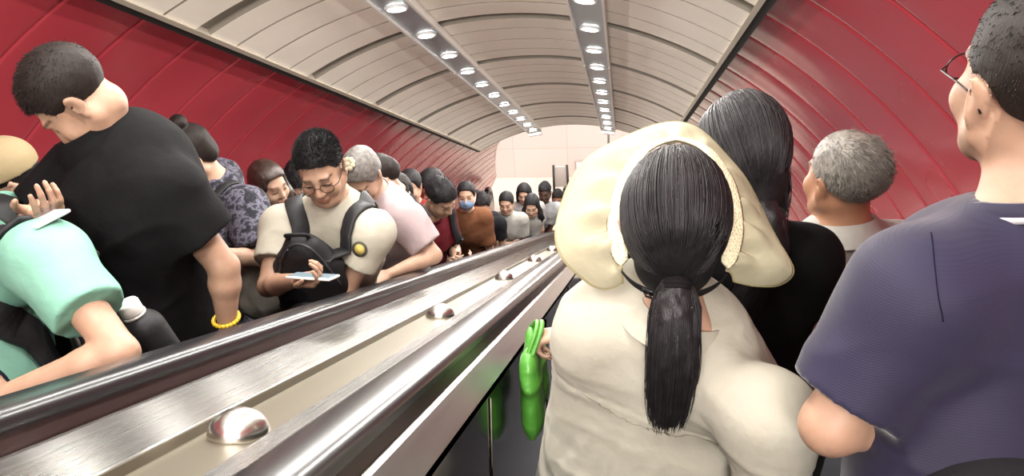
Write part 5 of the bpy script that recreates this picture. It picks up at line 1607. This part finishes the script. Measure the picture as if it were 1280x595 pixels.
# grey hair with a cream flower, leaning on the rail in pale pink
P, sd = passer('person with bent head and a cream flower hair clip, in a pale pink T-shirt', (-1.155, -6.235, 5.155), (-1.20, -6.13), 172, None, 'tied', 'd8c2c4', pitch=34, bow=14, sleeve=.72, hair_m=hair_mat('dark_grey_hair', '4a4644', '77716b', .55), w=1.06,
    arms=dict(shL=(-.975, -6.29, 4.955), elL=(-.85, -6.35, 4.80), wrL=(-1.02, -6.50, 4.80)))
mb = MB(); cc = P.h(.01, .02, .128); ax = nrm(P.Rh @ A(0, .1, 1)); a = nrm(np.cross(ax, P.Rh @ A(1, 0, 0))); b = np.cross(ax, a)
for i in range(9):
    t = i / 9 * 6.283; d = math.cos(t) * a + math.sin(t) * b
    mb.tube([cc + d * .008, cc + d * .026 + ax * .010, cc + d * .036 + ax * .004], [.010, .016, .006], 7, flat=(ax, .5))
mb.tube([cc - ax * .002, cc + ax * .014], [.014, .010], 10)
mb.build('flower_hair_clip', cloth('cream_petals', 'e3d9bf', 'd6caac'), P.root)
passer('person with bowed head directly behind the cream flower hair clip', (-1.26, -5.735, 4.885), (-1.38, -5.62), 130, None, 'tied', '2e2d33', pitch=34, bow=10, hair_m=HAIR_BR, hs=.95, w=.9)
passer('person with bowed head farther back, between the pink and the maroon T-shirt', (-1.335, -5.325, 4.565), (-1.46, -5.24), 130, None, 'bob', '3a3033', pitch=30, hair_m=HAIR_BR, hs=.93, w=.9)
passer('person in a red top peering over the shoulder of the maroon T-shirt', (-1.515, -4.45, 4.135), (-1.52, -4.40), 180, None, 'tied', 'a4373c', pitch=-6)
passer('person hidden behind the maroon T-shirt, only the top of the head showing', (-1.46, -4.09, 3.955), (-1.78, -4.05), 150, None, 'bob', '2c2c30', pitch=24, w=.8, torso=(-.25, 0, -.05))
# maroon T-shirt with a backpack
P, sd = passer('person in a maroon T-shirt bending over a phone, black straps on the shoulders', (-1.105, -5.165, 4.440), (-1.32, -5.10), 242, None, 'short', '7c2530', pitch=30, bow=12, hyaw=-10, w=.88, sleeve=.7, arms='phone', torso=(-.05, 0, 0))
r = empty('backpack', P.up(0, -.2, .2), 'black backpack on the back of the maroon T-shirt', 'backpack')
f = P.Rt @ A(0, 1, 0); u_ = P.Rt @ A(0, 0, 1); c = P.up(0, -.24, .24) + P.top_shift
s2 = SD(); s2.rc(c + u_ * .14, c - u_ * .14, .12, .14, .05, (f, 1.4)); bag_shape('main_compartment', s2, .012, r)
for sx in (-1, 1):
    pp, nn = sd.snap(spline([P.up(sx * .11, -.14, .42) + P.top_shift, P.up(sx * .12, -.02, .52) + P.top_shift, P.up(sx * .125, .09, .42) + P.top_shift, P.up(sx * .14, .14, .28) + P.top_shift, P.up(sx * .19, .02, .12) + P.top_shift], 26), .005)
    v, ff = ribbon(pp, nn, .062, .010); mb = MB(); mb.add(v, ff); mb.build('strap', BAGCL, r)
hw = (P.J['wrL'] + P.J['wrR']) / 2 + P.Y @ A(0, .10, .05)
phone('small phone held by the person in the maroon T-shirt', hw, P.Y @ A(0, -.5, .8), P.Y @ A(0, 1, .5), glow=(.4, .45, .5), es=.3)
# blue mask, brown top
P, sd = passer('person in a rust brown top and a pale blue face mask', (-1.348, -3.421, 3.493), (-1.33, -3.37), 186, None, 'tied', '8f5f43', pitch=-10, bow=2, sleeve=.9, loose=1.12, w=.90, hs=.98, torso=(-.02, 0, 0))
sm = SD(); sm.el(P.h(0, .048, -.056), A(.067, .062, .056), P.Rh, .01); sm.rc(P.h(0, .08, -.02), P.h(0, .104, -.04), .016, .016, .02); sm.cut(P.h(0, .02, 0), P.Rh @ A(0, -1, 0)); sm.cut(P.h(0, 0, -.018), P.Rh @ A(0, -.15, 1)); sm.cut(P.h(0, 0, -.105), P.Rh @ A(0, 0, -1))
mk = sd_object('face_mask', sm, .005, cloth('pale_blue_mask', '9db9dd', '93b0d6', bump=.1), P.root)
for sx in (-1, 1):
    for z in (-.025, -.08):
        mb = MB(); mb.tube([P.h(sx * .056, .05, z), P.h(sx * .072, .02, z * .6), P.h(sx * .084, -.018, -.006)], .0016, 5); mb.build('ear_loop', simple('white_loop', 'e4e6ea', .7), mk)
passer('person in dark clothes directly behind the rust brown top', (-1.372, -2.686, 2.965), (-1.50, -2.63), 180, None, 'short', '2b2b30', pitch=4, w=.8)
passer('person in dark clothes behind the white T-shirt with folded arms', (-1.523, -2.234, 2.747), (-1.62, -2.19), 178, None, 'bob', '343338', pitch=4)
# white T-shirts near the foot
P, sd = passer('person in a plain white T-shirt with folded arms and a thin bag strap', (-1.252, -1.974, 2.598), (-1.29, -1.93), 178, None, 'tied', 'ccc9c2', pitch=0, bow=2, w=.95, folded=True, sleeve=.7)
r = empty('crossbody_bag', P.up(0, .1, .1), 'small grey crossbody bag strap across the white T-shirt with folded arms', 'bag')
pp, nn = sd.snap(spline([P.up(.10, .05, .49) + P.top_shift, P.up(.04, .18, .36) + P.top_shift, P.up(-.06, .18, .2) + P.top_shift, P.up(-.15, .1, .03) + P.top_shift], 26), .004)
v, ff = ribbon(pp, nn, .014, .004); mb = MB(); mb.add(v, ff); GB = cloth('grey_webbing', '77757a', None); mb.build('strap', GB, r)
c = P.up(-.21, .06, -.05) + P.top_shift; s2 = SD(); s2.rc(c + A(0, -.05, 0), c + A(0, .05, 0), .06, .06, .02, (A(1, 0, 0), 2)); bag_shape('bag_body', s2, .012, r, GB)
P, sd = passer('person in a white T-shirt with a grey chest print, looking down', (-1.007, -1.727, 2.425), (-1.28, -1.69), 180, None, 'long', 'c4c1bb', pitch=10, bow=3, w=.88, torso=(-.10, 0, 0), sleeve=.75, longlen=.17, hs=1.02)
pc, pn = sd.snap([P.up(x, .2, z) + P.top_shift for x, z in ((-.06, .28), (-.02, .292), (.03, .285), (.06, .27))], .002)
mb = MB(); v, ff = ribbon(pc, pn, .022, .001); mb.add(v, ff); mb.build('chest_print', simple('grey_print', '6c6b70', .8), P.root)
passer('person in a pale top half hidden behind the printed white T-shirt', (-1.211, -.875, 2.110), (-1.29, -.83), 180, None, 'bob', 'c9c6c2', pitch=2)
passer('person in a pale grey T-shirt standing upright, second from the far end', (-.982, -.603, 1.972), (-1.32, -.56), 176, None, 'short', 'c4c3c6', pitch=-2, skin_m=SKIN_D, w=1.0, torso=(-.05, 0, 0))
passer('last person of the facing row, half hidden by the sun visor', (-.902, .228, 1.412), (-1.28, .27), 178, None, 'short', 'b9b4b0', pitch=0, hair_m=HAIR_BR, skin_m=SKIN_C, torso=(-.1, 0, 0))
# far left: cap and black clothes
P, sd = passer('person in a beige baseball cap and black clothes at the far left edge', (-1.895, -7.286, 5.690), (-1.79, -7.20), 150, None, 'cropped', '201f22', pitch=16, hyaw=-20, bow=8, sleeve=1.9, res=.007)
CAPC = cloth('beige_cap_cloth', 'd8c49c', 'cfba90')
sc = SD(); sc.el(P.h(0, -.010, .050), A(.089, .110, .092), P.Rh, .01); sc.cut(P.h(0, 0, .028), P.Rh @ A(0, .12, -1))
cp = sd_object('baseball_cap', sc, .006, CAPC, P.root)
v = []; n = 25
for i in range(n):
    t = -1.25 + 2.5 * i / (n - 1)
    for j in range(6):
        k = j / 5; rr = .088 + .012 * math.cos(t)
        v.append(P.h((rr + .0 + .02 * k) * math.sin(t), -.01 + (rr + .012) * math.cos(t) + .075 * k * max(0, math.cos(t)) ** .6, .030 - .012 * k - .018 * k * abs(math.sin(t))))
ob = link('cap_peak', mesh_from(v, [(i * 6 + j, (i + 1) * 6 + j, (i + 1) * 6 + j + 1, i * 6 + j + 1) for i in range(n - 1) for j in range(5)]), CAPC, cp)
md = ob.modifiers.new('thickness', 'SOLIDIFY'); md.thickness = .004
mb = MB(); mb.lathe([(0, 0), (.008, 0), (.006, .006), (0, .008)], Matrix.Translation(Vector(P.h(0, -.010, .140))), 10); mb.build('cap_button', CAPC, cp)

# ================================================================ our side: green carrier bag near the balustrade
r = empty('carrier_bag', (-.225, -7.715, 5.2), 'bright green carrier bag hanging beside the balustrade, left of the cream shirt', 'bag')
GRN = Mat('green_bag_plastic'); GRN.set(color=lin('4c8a33'), rough=.38, spec=.5); v_ = GRN.coords('Object'); GRN.bump(GRN.noise(v_, 14, 3), .4, .02); GRN = GRN.m
c = A(-.226, -7.715, 5.36)
s2 = SD()
for a_ in (-1, 1): s2.rc(c + A(0, a_ * .050, .050), c + A(0, a_ * .062, -.10), .050, .070, .03, (A(1, 0, 0), 2.2))
n_ = 71
s2.disp.append(lambda P: -.010 * ((1 - np.abs(vnoise(P * A(10, 10, 7), n_))) ** 3 - .3) - .004 * vnoise(P * 26, n_ + 1))
bag_shape('bag_body', s2, .007, r, GRN)
for o in (-.006, .006):
    mb = MB(); mb.tube(spline([c + A(o, -.065, .085), c + A(.022 + o, -.030, .135), c + A(.022 + o, .015, .135), c + A(o, .060, .085)], 18), .006, 7); mb.build('handle', GRN, r)
